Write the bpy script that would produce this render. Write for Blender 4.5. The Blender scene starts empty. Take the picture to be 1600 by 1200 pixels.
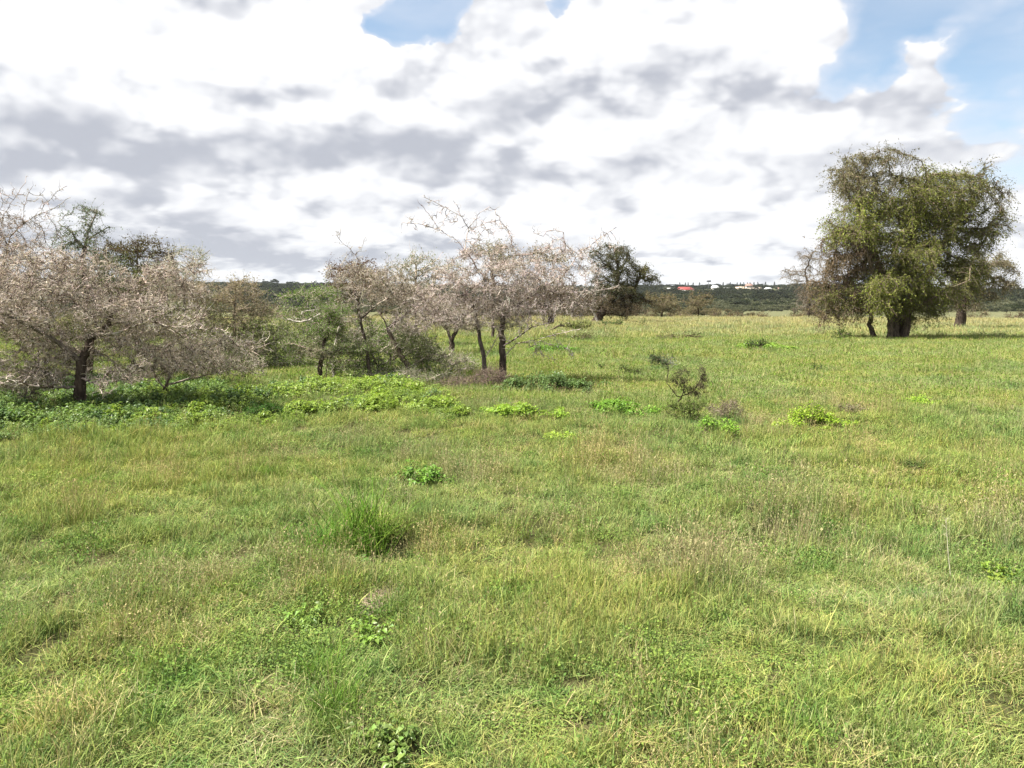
import bpy, math, os
import numpy as np
from mathutils import Vector, Matrix, kdtree

# ------------------------------------------------------------------ camera, sky, sun
SC = bpy.context.scene
COL = SC.collection
EYE = 1.65
PITCH = math.atan(120 / 1256.0)
FPX = 1256.0
cam_d = bpy.data.cameras.new('camera')
cam = bpy.data.objects.new('camera', cam_d)
COL.objects.link(cam)
cam.location = (0, 0, EYE)
cam.rotation_euler = (math.pi / 2 - PITCH, 0, 0)
cam_d.sensor_width = 36.0
cam_d.lens = 36.0 * FPX / 1600.0
cam_d.clip_start = 0.05
cam_d.clip_end = 20000
SC.camera = cam

SC.view_settings.view_transform = 'Standard'
SC.view_settings.look = 'None'
SC.view_settings.gamma = 1
SC.view_settings.exposure = 1.5
SC.cycles.max_bounces = 6
SC.cycles.diffuse_bounces = 3
SC.cycles.transmission_bounces = 4
SC.cycles.transparent_max_bounces = 4
SC.cycles.caustics_reflective = False
SC.cycles.caustics_refractive = False

SUN_EL = math.radians(56)
SUN_AZ = math.radians(-97)          # from +Y towards +X: the sun stands to the left
sv = Vector((math.sin(SUN_AZ) * math.cos(SUN_EL), math.cos(SUN_AZ) * math.cos(SUN_EL), math.sin(SUN_EL)))
sun_d = bpy.data.lights.new('sun', 'SUN')
sun_d.energy = 5.0
sun_d.angle = math.radians(0.5)
sun_d.color = (1.0, 0.955, 0.87)
sun = bpy.data.objects.new('sun', sun_d)
COL.objects.link(sun)
sun.rotation_euler = (-sv).to_track_quat('-Z', 'Y').to_euler()
sun.location = (-20, 0, 40)


class N:
    """small wrapper: arithmetic on node sockets"""
    nt = None

    def __init__(s, k): s.k = k

    @staticmethod
    def m(op, a, b=None, c=None, clamp=False):
        n = N.nt.nodes.new('ShaderNodeMath'); n.operation = op; n.use_clamp = clamp
        for i, v in enumerate((a, b, c)):
            if v is None: continue
            if isinstance(v, N): N.nt.links.new(v.k, n.inputs[i])
            else: n.inputs[i].default_value = v
        return N(n.outputs[0])

    def __add__(s, o): return N.m('ADD', s, o)
    __radd__ = __add__
    def __sub__(s, o): return N.m('SUBTRACT', s, o)
    def __rsub__(s, o): return N.m('SUBTRACT', o, s)
    def __mul__(s, o): return N.m('MULTIPLY', s, o)
    __rmul__ = __mul__
    def __truediv__(s, o): return N.m('DIVIDE', s, o)
    def __rtruediv__(s, o): return N.m('DIVIDE', o, s)
    def clamp(s): return N.m('ADD', s, 0.0, clamp=True)


def nmix(f, a, b):
    n = N.nt.nodes.new('ShaderNodeMix'); n.data_type = 'RGBA'
    for key, v in ((0, f), (6, a), (7, b)):
        if isinstance(v, N): N.nt.links.new(v.k, n.inputs[key])
        elif key == 0: n.inputs[key].default_value = v
        else: n.inputs[key].default_value = (*v[:3], 1)
    return N(n.outputs[2])


def nmul(a, b, f=1.0):
    r = nmix(f, a, b); r.k.node.blend_type = 'MULTIPLY'; return r


def smooth(x, a, b, lo=0.0, hi=1.0):
    n = N.nt.nodes.new('ShaderNodeMapRange'); n.interpolation_type = 'SMOOTHSTEP'
    N.nt.links.new(x.k, n.inputs[0])
    n.inputs[1].default_value = a; n.inputs[2].default_value = b
    n.inputs[3].default_value = lo; n.inputs[4].default_value = hi
    return N(n.outputs[0])


def noise(vec, scale, detail=4, rough=0.5, dist=0.0, lac=2.0, kind='FBM'):
    n = N.nt.nodes.new('ShaderNodeTexNoise')
    if vec is not None: N.nt.links.new(vec.k, n.inputs['Vector'])
    n.inputs['Scale'].default_value = scale; n.inputs['Detail'].default_value = detail
    n.inputs['Roughness'].default_value = rough; n.inputs['Distortion'].default_value = dist
    n.inputs['Lacunarity'].default_value = lac
    return N(n.outputs[0])


def comb(x, y, z=0.0):
    n = N.nt.nodes.new('ShaderNodeCombineXYZ')
    for i, v in enumerate((x, y, z)):
        if isinstance(v, N): N.nt.links.new(v.k, n.inputs[i])
        else: n.inputs[i].default_value = v
    return N(n.outputs[0])


def azel(px, py):
    """direction of a point of the photograph, as azimuth and elevation (radians)"""
    x = (px - 800) / FPX; u = (600 - py) / FPX
    d = Vector((x, math.cos(PITCH) + u * math.sin(PITCH), -math.sin(PITCH) + u * math.cos(PITCH))).normalized()
    return math.atan2(d.x, d.y), math.asin(d.z)


def build_sky():
    w = bpy.data.worlds.new('World'); SC.world = w; w.use_nodes = True
    nt = w.node_tree; nt.nodes.clear(); N.nt = nt
    out = nt.nodes.new('ShaderNodeOutputWorld'); bg = nt.nodes.new('ShaderNodeBackground')
    nt.links.new(bg.outputs[0], out.inputs[0])
    sky = nt.nodes.new('ShaderNodeTexSky'); sky.sky_type = 'NISHITA'; sky.sun_disc = False
    sky.sun_elevation = SUN_EL; sky.sun_rotation = SUN_AZ
    sky.air_density = 1.0; sky.dust_density = 1.2; sky.ozone_density = 1.3; sky.altitude = 1600
    bg.inputs[1].default_value = 0.1
    tc = nt.nodes.new('ShaderNodeTexCoord')
    sep = nt.nodes.new('ShaderNodeSeparateXYZ'); nt.links.new(tc.outputs['Generated'], sep.inputs[0])
    x, y, z = (N(sep.outputs[i]) for i in range(3))
    az = N.m('ARCTAN2', x, y); el = N.m('ARCSINE', z)
    zz = N.m('MAXIMUM', z, 0.0) + 0.10
    px = x / zz; py = y / zz
    # slow warp of the layer so edges billow
    base = comb(px, py, 0.0)
    w1 = noise(base, 1.3, 3, 0.5)
    w2 = noise(comb(px + 7.3, py - 3.1, 2.0), 1.3, 3, 0.5)
    def layer(dx, dy, sc, det, rough, seed):
        return noise(comb((px + dx) + (w1 - 0.5) * 0.55, (py + dy) + (w2 - 0.5) * 0.55, seed), sc, det, rough)
    big = layer(0, 0, 0.62, 9, 0.52, 3.0)
    # billows: cauliflower puffs that keep their size on the sky, flattened low down
    def billow(da, de, sc, flat, seed, det=3.0, rough=0.5, wk=0.05):
        v = comb(az + (w1 - 0.5) * wk + da + seed, el * flat + (w2 - 0.5) * wk + de * flat, 0.0)
        n = nt.nodes.new('ShaderNodeTexVoronoi'); n.voronoi_dimensions = '2D'; n.feature = 'SMOOTH_F1'; n.normalize = True
        n.inputs['Scale'].default_value = sc; n.inputs['Detail'].default_value = det; n.inputs['Roughness'].default_value = rough
        n.inputs['Smoothness'].default_value = 0.35; n.inputs['Lacunarity'].default_value = 2.1
        nt.links.new(v.k, n.inputs['Vector'])
        return 1.0 - N(n.outputs['Distance'])
    U = 0.016
    b1 = billow(0, 0, 7.0, 1.7, 0.7); b1u = billow(-U * 0.5, U, 7.0, 1.7, 0.7)
    b2 = billow(0, 0, 12.0, 3.2, 4.7); b2u = billow(-0.004, U * 0.5, 12.0, 3.2, 4.7)
    puff = noise(comb(az + (w1 - 0.5) * 0.08, el * 1.5 + (w2 - 0.5) * 0.08, 0.7), 9.0, 8, 0.55)
    puff3 = noise(comb(az + 3.1, el * 1.4, 5.7), 9.0, 8, 0.55)
    wisp = noise(comb(az * 0.8, el * 2.6, 2.7), 7.0, 7, 0.55, 0.3)

    def blob(pxx, pyy, rx, ry, amp, ka=0.15):
        a, e = azel(pxx, pyy); sx = rx / FPX; sy = ry / FPX
        u = (az + (puff - 0.5) * ka - a) / sx; v = (el + (puff3 - 0.5) * ka * 0.8 - e) / sy
        return N.m('EXPONENT', (u * u + v * v) * -1.0) * amp

    low = smooth(el, azel(0, 430)[1], azel(0, 200)[1], 1.0, 0.0)
    # coverage: full cloud to the left, broken to the right
    cov = smooth(az, azel(900, 100)[0], azel(1500, 100)[0], 0.30, 0.0)
    cov = cov + (big - 0.5) * 0.7 + (b1 - 0.62) * 2.1 + (puff - 0.5) * 0.35 + (b2 - 0.6) * low * 1.2
    for b in ((618, -12, 52, 46, -1.1), (668, 14, 52, 50, -1.1), (715, -8, 50, 52, -1.0), (890, -14, 36, 34, -1.1), (1165, -8, 60, 40, -0.5), (1350, 60, 110, 110, -0.55),
              (1560, 130, 120, 120, -0.55), (1480, -20, 220, 80, -0.5), (1230, 40, 90, 90, 0.55), (1000, 60, 170, 90, 0.5),
              (790, 90, 70, 120, 0.45), (1430, 125, 60, 50, 0.75), (1340, 195, 120, 46, 0.5), (1470, 230, 110, 40, 0.3),
              (1100, 330, 320, 110, 0.16), (300, 200, 500, 260, 0.7), (800, 250, 300, 100, 0.4), (1500, 330, 220, 90, 0.32),
              (1120, 215, 110, 34, -0.30), (1000, 300, 260, 20, -0.15)):
        cov = cov + blob(*b)
    dens = smooth(cov, 0.0, 0.13)
    thin = smooth(cov, -0.35, 0.10)
    # shade: puffs lit from above left, soft grey undersides
    rel = (b1 - b1u) * 3.6 + (b2 - b2u) * 2.2 * low
    e1 = b1 + (puff - 0.5) * 0.30; e2 = b2 + (puff3 - 0.5) * 0.25
    lit = smooth(e1, 0.57, 0.72) * 0.36 + smooth(e2, 0.59, 0.70) * low * 0.30
    sh = 0.58 - lit + (0.5 - layer(0, 0, 0.62, 3, 0.5, 3.0)) * 0.35 - rel + (0.5 - puff) * 0.25 + (0.5 - wisp) * 0.45
    sh = sh - smooth(az, azel(850, 100)[0], azel(1150, 100)[0], 0.0, 0.04)
    for b in ((560, 222, 180, 34, 0.75), (700, 240, 120, 26, 0.50), (50, 185, 130, 60, 0.60), (290, 320, 170, 70, 0.62), (130, 245, 120, 30, 0.25),
              (410, 398, 200, 16, 0.5), (230, 380, 200, 40, 0.35), (830, 155, 110, 30, 0.32), (1080, 90, 90, 24, 0.30), (350, 100, 46, 70, 0.25), (430, 210, 60, 60, 0.2),
              (960, 175, 200, 22, 0.22), (1290, 180, 60, 18, 0.25), (1080, 255, 260, 24, 0.14), (890, 300, 220, 16, 0.2), (1050, 400, 300, 20, 0.15),
              (260, 60, 330, 90, -0.50), (265, 160, 50, 80, -0.65), (500, 90, 90, 90, -0.45), (430, 285, 70, 20, -0.55), (60, 60, 90, 50, -0.45),
              (410, 330, 45, 40, -0.30), (705, 192, 36, 12, -0.55), (770, 230, 30, 22, -0.55), (940, 40, 150, 50, -0.40), (510, 340, 120, 30, -0.2),
              (1240, 40, 60, 70, -0.55), (870, 225, 60, 36, -0.40), (1430, 110, 60, 50, -0.3), (110, 262, 60, 16, -0.45), (1130, 40, 60, 24, -0.3), (1150, 260, 50, 16, -.25), (1110, 325, 70, 16, -.25)):
        sh = sh + blob(*b, ka=0.06)
    sh = smooth(sh, -0.15, 1.2)
    white = (3.70, 3.72, 3.80); grey = (1.88, 1.97, 2.22)
    cloud = nmix(sh, white, grey)
    # thin veil over the blue, thicker towards the horizon
    veil = smooth(el, azel(0, 470)[1], azel(0, 40)[1], 0.74, 0.27)
    veil = veil + (wisp - 0.47) * 1.3
    hi = azel(800, -60)[1]
    veil = veil * smooth(el, hi, hi + 0.5, 1.0, 0.5)
    skyc = nmul(N(sky.outputs[0]), (0.80, 0.79, 0.69))
    blue = nmix(veil.clamp(), skyc, (2.7, 2.95, 3.4))
    blue = nmix(thin * 0.55, blue, (3.0, 3.15, 3.5))
    col = nmix(dens, blue, cloud)
    # below the horizon: plain dim ground colour
    col = nmix(smooth(z, -0.03, -0.005, 1.0, 0.0), col, (0.7, 0.8, 0.5))
    nt.links.new(col.k, bg.inputs[0])
    w.cycles.sampling_method = 'MANUAL'; w.cycles.sample_map_resolution = 512


build_sky()

# ------------------------------------------------------------------ helpers
rng = np.random.default_rng(7)
F32 = np.float32


def ray(px, py):
    x = (px - 800) / FPX; u = (600 - py) / FPX
    return np.array([x, math.cos(PITCH) + u * math.sin(PITCH), -math.sin(PITCH) + u * math.cos(PITCH)])


def ground_pt(px, py):
    d = ray(px, py); t = EYE / -d[2]
    return np.array([d[0] * t, d[1] * t, 0.0])


def at_depth(px, py, Y):
    d = ray(px, py); t = Y / d[1]
    return np.array([d[0] * t, Y, EYE + d[2] * t])


def hash2(ix, iy, seed):
    h = (ix.astype(np.int64) * 374761393 + iy.astype(np.int64) * 668265263 + seed * 1274126177) & 0xffffffff
    h = ((h ^ (h >> 13)) * 1274126177) & 0xffffffff
    return ((h ^ (h >> 16)) & 0xffffff) / float(0xffffff)


def vnoise(x, y, seed=0):
    x = np.asarray(x, float); y = np.asarray(y, float)
    ix = np.floor(x); iy = np.floor(y); fx = x - ix; fy = y - iy
    fx = fx * fx * (3 - 2 * fx); fy = fy * fy * (3 - 2 * fy)
    a = hash2(ix, iy, seed); b = hash2(ix + 1, iy, seed); c = hash2(ix, iy + 1, seed); d = hash2(ix + 1, iy + 1, seed)
    return (a * (1 - fx) + b * fx) * (1 - fy) + (c * (1 - fx) + d * fx) * fy


def fbm(x, y, seed=0, o=3):
    s = 0; a = 0.5; t = 0
    for i in range(o):
        s = s + a * vnoise(x * 2 ** i, y * 2 ** i, seed + i * 17); t += a; a *= 0.5
    return s / t


HOLLOWS = []
for _px, _py, _r, _d in ((598, 862, .22, .20), (620, 845, .2, .10), (1245, 838, .25, .07), (860, 842, .22, .06), (712, 742, .3, .07), (1330, 1025, .12, .04), (1080, 905, .2, .05), (950, 735, .3, .06), (290, 975, .12, .05), (160, 1060, .12, .05), (1545, 915, .14, .06)):
    _g = ground_pt(_px, _py); HOLLOWS.append((_g[0], _g[1], _r, _d))


def height(x, y):
    x = np.asarray(x, float); y = np.asarray(y, float)
    r = np.hypot(x, y)
    h = (fbm(x / 1.7, y / 1.7, 3) - 0.5) * 0.13 * np.clip(r / 3 - 0.3, 0, 1) + (fbm(x / 8, y / 8, 5) - 0.5) * 0.22 * np.clip(r / 6 - 0.5, 0, 1)
    h = h * np.clip(1.4 - r / 160, 0.25, 1)
    for hx, hy, hr, hd in HOLLOWS: h = h - hd * np.exp(-((x - hx) ** 2 + (y - hy) ** 2) / hr ** 2)
    far = np.interp(r, [0, 112, 126, 160, 200, 260, 330, 450, 560, 700, 1000, 1400, 2000, 2600, 3200, 9000],
                    [0, 0.0, -0.10, -1.3, -1.6, -0.9, -0.35, -0.5, 1.0, 5.5, 18, 32, 46, 46, 24, -40])
    a = np.arctan2(x, y)
    hill = 1 + 0.13 * np.clip(-a / 0.4, 0, 1) - 0.3 * np.clip((a - .40) / .12, 0, 1) + (fbm(a * 9 + 20, r / 700, 9) - 0.5) * 0.10
    far = np.where(r > 500, far * hill, far)
    return h + far


def link(o):
    COL.objects.link(o); return o


def tag(o, label=None, cat=None, group=None, kind=None):
    if label: o['label'] = label
    if cat: o['category'] = cat
    if group: o['group'] = group
    if kind: o['kind'] = kind
    return o


def empty(name, loc, label, cat, group=None):
    e = bpy.data.objects.new(name, None); e.empty_display_size = 0.3
    e.location = [float(v) for v in loc]; link(e)
    return tag(e, label, cat, group)


class Geo:
    """collects quads / tris with a colour per vertex and a material index per face"""
    def __init__(s): s.v = []; s.q = []; s.t = []; s.c = []; s.qm = []; s.tm = []; s.n = 0

    def add(s, v, q=None, t=None, c=(0.5, 0.5, 0.5), mi=0):
        v = np.asarray(v, F32).reshape(-1, 3)
        c = np.asarray(c, F32)
        if c.ndim == 1: c = np.broadcast_to(c, (len(v), 3))
        s.v.append(v); s.c.append(c)
        if q is not None and len(q): s.q.append(np.asarray(q, np.int32).reshape(-1, 4) + s.n); s.qm.append(np.full(len(s.q[-1]), mi, np.int32))
        if t is not None and len(t): s.t.append(np.asarray(t, np.int32).reshape(-1, 3) + s.n); s.tm.append(np.full(len(s.t[-1]), mi, np.int32))
        s.n += len(v)

    def arrays(s):
        v = np.concatenate(s.v) if s.v else np.zeros((0, 3), F32)
        c = np.concatenate(s.c) if s.c else np.zeros((0, 3), F32)
        q = np.concatenate(s.q) if s.q else np.zeros((0, 4), np.int32)
        t = np.concatenate(s.t) if s.t else np.zeros((0, 3), np.int32)
        qm = np.concatenate(s.qm) if s.qm else np.zeros(0, np.int32)
        tm = np.concatenate(s.tm) if s.tm else np.zeros(0, np.int32)
        return v, c, q, t, qm, tm

    def mesh(s, name, mats, smooth_faces=False):
        v, c, q, t, qm, tm = s.arrays()
        me = bpy.data.meshes.new(name)
        me.vertices.add(len(v)); me.vertices.foreach_set('co', v.ravel())
        me.loops.add(len(q) * 4 + len(t) * 3)
        me.loops.foreach_set('vertex_index', np.concatenate([q.ravel(), t.ravel()]).astype(np.int32))
        me.polygons.add(len(q) + len(t))
        ls = np.concatenate([np.arange(len(q)) * 4, len(q) * 4 + np.arange(len(t)) * 3]).astype(np.int32)
        me.polygons.foreach_set('loop_start', ls)
        me.polygons.foreach_set('material_index', np.concatenate([qm, tm]).astype(np.int32))
        if smooth_faces: me.polygons.foreach_set('use_smooth', np.ones(len(q) + len(t), bool))
        at = me.attributes.new('col', 'FLOAT_COLOR', 'POINT')
        at.data.foreach_set('color', np.concatenate([c, np.ones((len(c), 1), F32)], 1).ravel())
        for m in (mats if isinstance(mats, (list, tuple)) else [mats]): me.materials.append(m)
        me.update(calc_edges=True)
        return me

    def build(s, name, mats, parent=None, smooth_faces=False):
        if parent is not None:
            off = np.array(parent.location, F32)
            s.v = [a - off for a in s.v]
        o = bpy.data.objects.new(name, s.mesh(name, mats, smooth_faces)); link(o)
        if parent is not None: o.parent = parent
        return o


def unit(a):
    return a / np.maximum(np.linalg.norm(a, axis=-1, keepdims=True), 1e-9)


def frames(d):
    ref = np.where(np.abs(d[..., 2:3]) > 0.8, np.array([1.0, 0, 0]), np.array([0, 0, 1.0]))
    u = unit(np.cross(d, ref)); return u, np.cross(d, u)


def sticks(geo, p0, p1, r0, r1, col, n=3, mi=0):
    """separate tapered prisms, one per row"""
    p0 = np.asarray(p0, float); p1 = np.asarray(p1, float); m = len(p0)
    if m == 0: return
    u, w = frames(unit(p1 - p0))
    r0 = np.broadcast_to(np.asarray(r0, float), (m,)); r1 = np.broadcast_to(np.asarray(r1, float), (m,))
    a = np.arange(n) * 2 * math.pi / n
    ring = u[:, None] * np.cos(a)[None, :, None] + w[:, None] * np.sin(a)[None, :, None]
    v = np.concatenate([p0[:, None] + ring * r0[:, None, None], p1[:, None] + ring * r1[:, None, None]], 1)
    k = np.arange(n); kk = (k + 1) % n
    f = np.stack([k, kk, kk + n, k + n], 1)
    q = (f[None] + (np.arange(m) * 2 * n)[:, None, None]).reshape(-1, 4)
    col = np.asarray(col, float)
    if col.ndim == 2: col = np.repeat(col, 2 * n, 0)
    geo.add(v.reshape(-1, 3), q=q, c=col, mi=mi)


def tube(geo, pts, rad, col, n=8, mi=0, lump=0.0):
    pts = np.asarray(pts, float); rad = np.asarray(rad, float); m = len(pts)
    if m < 2: return
    t = np.empty_like(pts); t[1:-1] = pts[2:] - pts[:-2]; t[0] = pts[1] - pts[0]; t[-1] = pts[-1] - pts[-2]
    t = unit(t); us = []; u = frames(t[:1])[0][0]
    for i in range(m):
        u = u - t[i] * np.dot(u, t[i]); u = u / max(np.linalg.norm(u), 1e-6); us.append(u)
    us = np.array(us); ws = np.cross(t, us)
    a = np.arange(n) * 2 * math.pi / n
    rr = rad[:, None] * (1 + lump * (rng.random((1, n)) - 0.5) * 2 + lump * 0.5 * (rng.random((m, n)) - 0.5))
    v = pts[:, None] + (us[:, None] * np.cos(a)[None, :, None] + ws[:, None] * np.sin(a)[None, :, None]) * rr[..., None]
    k = np.arange(n); kk = (k + 1) % n; q = []
    for i in range(m - 1):
        q.append(np.stack([k, kk, kk + n, k + n], 1) + i * n)
    geo.add(v.reshape(-1, 3), q=np.concatenate(q), c=col, mi=mi)


# ------------------------------------------------------------------ materials
def new_mat(name):
    m = bpy.data.materials.new(name); m.use_nodes = True
    nt = m.node_tree; nt.nodes.clear(); N.nt = nt
    out = nt.nodes.new('ShaderNodeOutputMaterial')
    return m, nt, out


def attr(name, kind='GEOMETRY'):
    n = N.nt.nodes.new('ShaderNodeAttribute'); n.attribute_name = name; n.attribute_type = kind
    return N(n.outputs['Color'])


def world_pos():
    return N(N.nt.nodes.new('ShaderNodeNewGeometry').outputs['Position'])


def leaf_mat(name, trans=0.35, patches=None, gloss=0.0):
    m, nt, out = new_mat(name)
    c = attr('col')
    if patches: c = patches(c)
    d = nt.nodes.new('ShaderNodeBsdfDiffuse'); t = nt.nodes.new('ShaderNodeBsdfTranslucent')
    mx = nt.nodes.new('ShaderNodeMixShader'); mx.inputs[0].default_value = trans
    nt.links.new(c.k, d.inputs[0])
    tc = nmul(c, (1.10, 1.18, 0.8))
    nt.links.new(tc.k, t.inputs[0])
    nt.links.new(d.outputs[0], mx.inputs[1]); nt.links.new(t.outputs[0], mx.inputs[2])
    last = mx.outputs[0]
    if gloss:
        g = nt.nodes.new('ShaderNodeBsdfGlossy'); g.inputs['Roughness'].default_value = 0.45
        g.inputs[0].default_value = (0.9, 0.95, 0.9, 1)
        m2 = nt.nodes.new('ShaderNodeMixShader'); m2.inputs[0].default_value = gloss
        nt.links.new(last, m2.inputs[1]); nt.links.new(g.outputs[0], m2.inputs[2]); last = m2.outputs[0]
    nt.links.new(last, out.inputs[0])
    return m


def bark_mat(name, sc=14.0, amt=0.5):
    m, nt, out = new_mat(name)
    c = attr('col'); p = world_pos()
    mp = nt.nodes.new('ShaderNodeMapping'); nt.links.new(p.k, mp.inputs[0]); mp.inputs['Scale'].default_value = (1, 1, 0.35)
    n1 = noise(N(mp.outputs[0]), sc, 6, 0.65)
    n2 = noise(p, sc * 0.15, 3, 0.5)
    c = nmix(smooth(n1, 0.32, 0.68) * 1.0, nmul(c, (1 - amt, 1 - amt, 1 - amt)), nmul(c, (1 + amt, 1 + amt, 1 + amt)))
    c = nmix(smooth(n2, 0.45, 0.7, 0, 0.4), c, nmul(c, (1.5, 1.45, 1.35)))
    b = nt.nodes.new('ShaderNodeBsdfDiffuse'); nt.links.new(c.k, b.inputs[0])
    bp = nt.nodes.new('ShaderNodeBump'); bp.inputs['Strength'].default_value = 0.7; bp.inputs['Distance'].default_value = 0.02
    nt.links.new(n1.k, bp.inputs['Height']); nt.links.new(bp.outputs[0], b.inputs['Normal'])
    nt.links.new(b.outputs[0], out.inputs[0])
    return m


def grass_patches(c):
    p = world_pos()
    a = noise(p, 0.33, 4, 0.55); b = noise(p, 1.1, 4, 0.55); d = noise(p, 0.09, 3, 0.5)
    e = noise(p, 5.0, 2, 0.5)
    c = nmix(smooth(a, 0.40, 0.62), c, nmul(c, (1.20, 1.10, 0.92)))         # yellower swathes
    c = nmix(smooth(b, 0.52, 0.68, 0, 0.8), c, nmul(c, (0.72, 0.88, 0.85)))  # deeper green
    c = nmix(smooth(d, 0.48, 0.66, 0, 0.6), c, nmul(c, (1.12, 1.08, 1.08)))
    c = nmix(smooth(e, 0.50, 0.75, 0, 0.5), c, nmul(c, (1.25, 1.15, 0.95)))
    f = noise(p, 2.4, 4, 0.6)
    c = nmix(smooth(f, 0.54, 0.64, 0, 0.7), c, nmul(c, (0.70, 0.88, 0.80)))
    c = nmul(c, (0.965, 0.965, 0.87))
    return c


M_bark = bark_mat('bark')
M_twig = bark_mat('twig_bark', 30.0, 0.25)
M_leaf = leaf_mat('foliage', 0.30)
M_herb = leaf_mat('herb_leaf', 0.35, gloss=0.03)
M_grass = leaf_mat('grass_blade', 0.18, grass_patches)


def flat_mat(name, col, rough=0.8, var=0.15, sc=2.0):
    m, nt, out = new_mat(name)
    b = nt.nodes.new('ShaderNodeBsdfPrincipled'); b.inputs['Roughness'].default_value = rough
    n = noise(world_pos(), sc, 4, 0.6)
    c = nmix(smooth(n, 0.3, 0.7), [v * (1 - var) for v in col], [v * (1 + var) for v in col])
    nt.links.new(c.k, b.inputs[0]); nt.links.new(b.outputs[0], out.inputs[0])
    return m


# ------------------------------------------------------------------ ground, one sheet to the horizon
def build_ground():
    rad = np.concatenate([[0.0], np.geomspace(0.25, 3200, 310)])
    na = 540
    ang = np.arange(na) * 2 * math.pi / na
    R, A = np.meshgrid(rad[1:], ang, indexing='ij')
    x = np.concatenate([[0], (R * np.sin(A)).ravel()]); y = np.concatenate([[0], (R * np.cos(A)).ravel()])
    z = height(x, y)
    v = np.stack([x, y, z], 1)
    k = np.arange(na); kk = (k + 1) % na
    t = np.stack([np.zeros(na, int), kk + 1, k + 1], 1)
    q = [np.stack([1 + i * na + k, 1 + i * na + kk, 1 + (i + 1) * na + kk, 1 + (i + 1) * na + k], 1) for i in range(len(rad) - 2)]
    g = Geo(); g.add(v, q=np.concatenate(q), t=t)
    m, nt, out = new_mat('soil_and_thatch')
    p = world_pos()
    n1 = noise(p, 9.0, 6, 0.65); n2 = noise(p, 0.5, 4, 0.55); n3 = noise(p, 0.02, 5, 0.6); n4 = noise(p, 0.12, 4, 0.6)
    near = nmix(smooth(n1, 0.35, 0.65), (0.035, 0.036, 0.016), (0.085, 0.085, 0.036))
    near = nmix(smooth(n2, 0.50, 0.70, 0, 0.4), near, (0.13, 0.10, 0.055))
    ln = nt.nodes.new('ShaderNodeVectorMath'); ln.operation = 'LENGTH'; nt.links.new(p.k, ln.inputs[0])
    L = N(ln.outputs['Value'])
    mid = nmix(smooth(n4, 0.35, 0.65), (0.135, 0.13, 0.072), (0.095, 0.105, 0.055))
    farc = nmix(smooth(n3, 0.35, 0.65), (0.06, 0.07, 0.035), (0.10, 0.10, 0.055))
    c = nmix(smooth(L, 35, 100), near, mid); c = nmix(smooth(L, 380, 600), c, farc)
    b = nt.nodes.new('ShaderNodeBsdfDiffuse'); nt.links.new(c.k, b.inputs[0])
    bp = nt.nodes.new('ShaderNodeBump'); bp.inputs['Strength'].default_value = 0.6; bp.inputs['Distance'].default_value = 0.03
    nt.links.new(n1.k, bp.inputs['Height']); nt.links.new(bp.outputs[0], b.inputs['Normal'])
    nt.links.new(b.outputs[0], out.inputs[0])
    tag(g.build('ground', m, smooth_faces=True), kind='structure')


build_ground()


# ------------------------------------------------------------------ trees
BARK_DARK = (0.060, 0.046, 0.036)
BARK_MID = (0.13, 0.10, 0.078)
TWIG_PINK = (0.40, 0.325, 0.28)
TWIG_GREY = (0.42, 0.37, 0.31)
TWIG_BROWN = (0.20, 0.14, 0.095)


def resample(pl, step):
    pl = np.asarray(pl, float); out = [pl[0]]
    for a, b in zip(pl[:-1], pl[1:]):
        k = max(1, int(round(np.linalg.norm(b - a) / step)))
        for i in range(1, k + 1): out.append(a + (b - a) * i / k)
    return np.array(out)


def grow(polys, att, attb, step, di, dk, R, iters=90, up=0.0, wig=0.25, maxn=9000):
    """space colonisation from given limbs; returns positions, parents and the blob each node grew towards"""
    P = np.zeros((maxn, 3)); par = np.full(maxn, -1); B = np.zeros(maxn, int); nk = np.zeros(maxn, int); n = 0
    for k, pl in enumerate(polys):
        pts = resample(pl, step)
        if len(pts) > 2: pts[1:-1] += R.normal(0, step * 0.09, pts[1:-1].shape)
        if n == 0 or (k and np.min(np.linalg.norm(P[:n] - pts[0], axis=1)) > step * 6 and pl[0][2] < 0.4): prev = -1
        else:
            prev = int(np.argmin(np.linalg.norm(P[:n] - pts[0], axis=1)))
            if np.linalg.norm(P[prev] - pts[0]) < step * 0.7: pts = pts[1:]
        for q in pts:
            P[n] = q; par[n] = prev; B[n] = -1; prev = n; n += 1
    if len(att):
        D = np.linalg.norm(att[:, None] - P[None, :n], axis=2); near = D.argmin(1); dist = D.min(1)
        alive = np.ones(len(att), bool)
        for it in range(iters):
            act = alive & (dist < di)
            if not act.any():
                if not alive.any(): break
                di *= 1.35
                if di > 60: break
                continue
            acc = np.zeros((n, 3)); idx = np.nonzero(act)[0]
            np.add.at(acc, near[idx], unit(att[idx] - P[near[idx]]))
            bl = np.zeros(n, int); bl[near[idx]] = attb[idx]
            src = np.nonzero((np.abs(acc).sum(1) > 0) & (nk[:n] < 4))[0]
            if len(src) == 0 or n + len(src) >= maxn: break
            d = unit(unit(acc[src]) + R.normal(0, wig, (len(src), 3)) + np.array([0, 0, up]))
            new = P[src] + d * step
            m = len(src)
            P[n:n + m] = new; par[n:n + m] = src; B[n:n + m] = bl[src]; nk[src] += 1
            Dn = np.linalg.norm(att[:, None] - new[None], axis=2); j = Dn.argmin(1); dj = Dn.min(1)
            better = dj < dist; near[better] = n + j[better]; dist = np.minimum(dist, dj)
            # stuck points (their node may not branch any more)
            n += m
            alive &= dist > dk
    P = P[:n]; par = par[:n]; B = B[:n]
    tips = np.zeros(n); kids = np.zeros(n, int)
    for i in range(n - 1, -1, -1):
        if tips[i] == 0: tips[i] = 1
        if par[i] >= 0: tips[par[i]] += tips[i]; kids[par[i]] += 1
    return P, par, B, tips, kids


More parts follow.
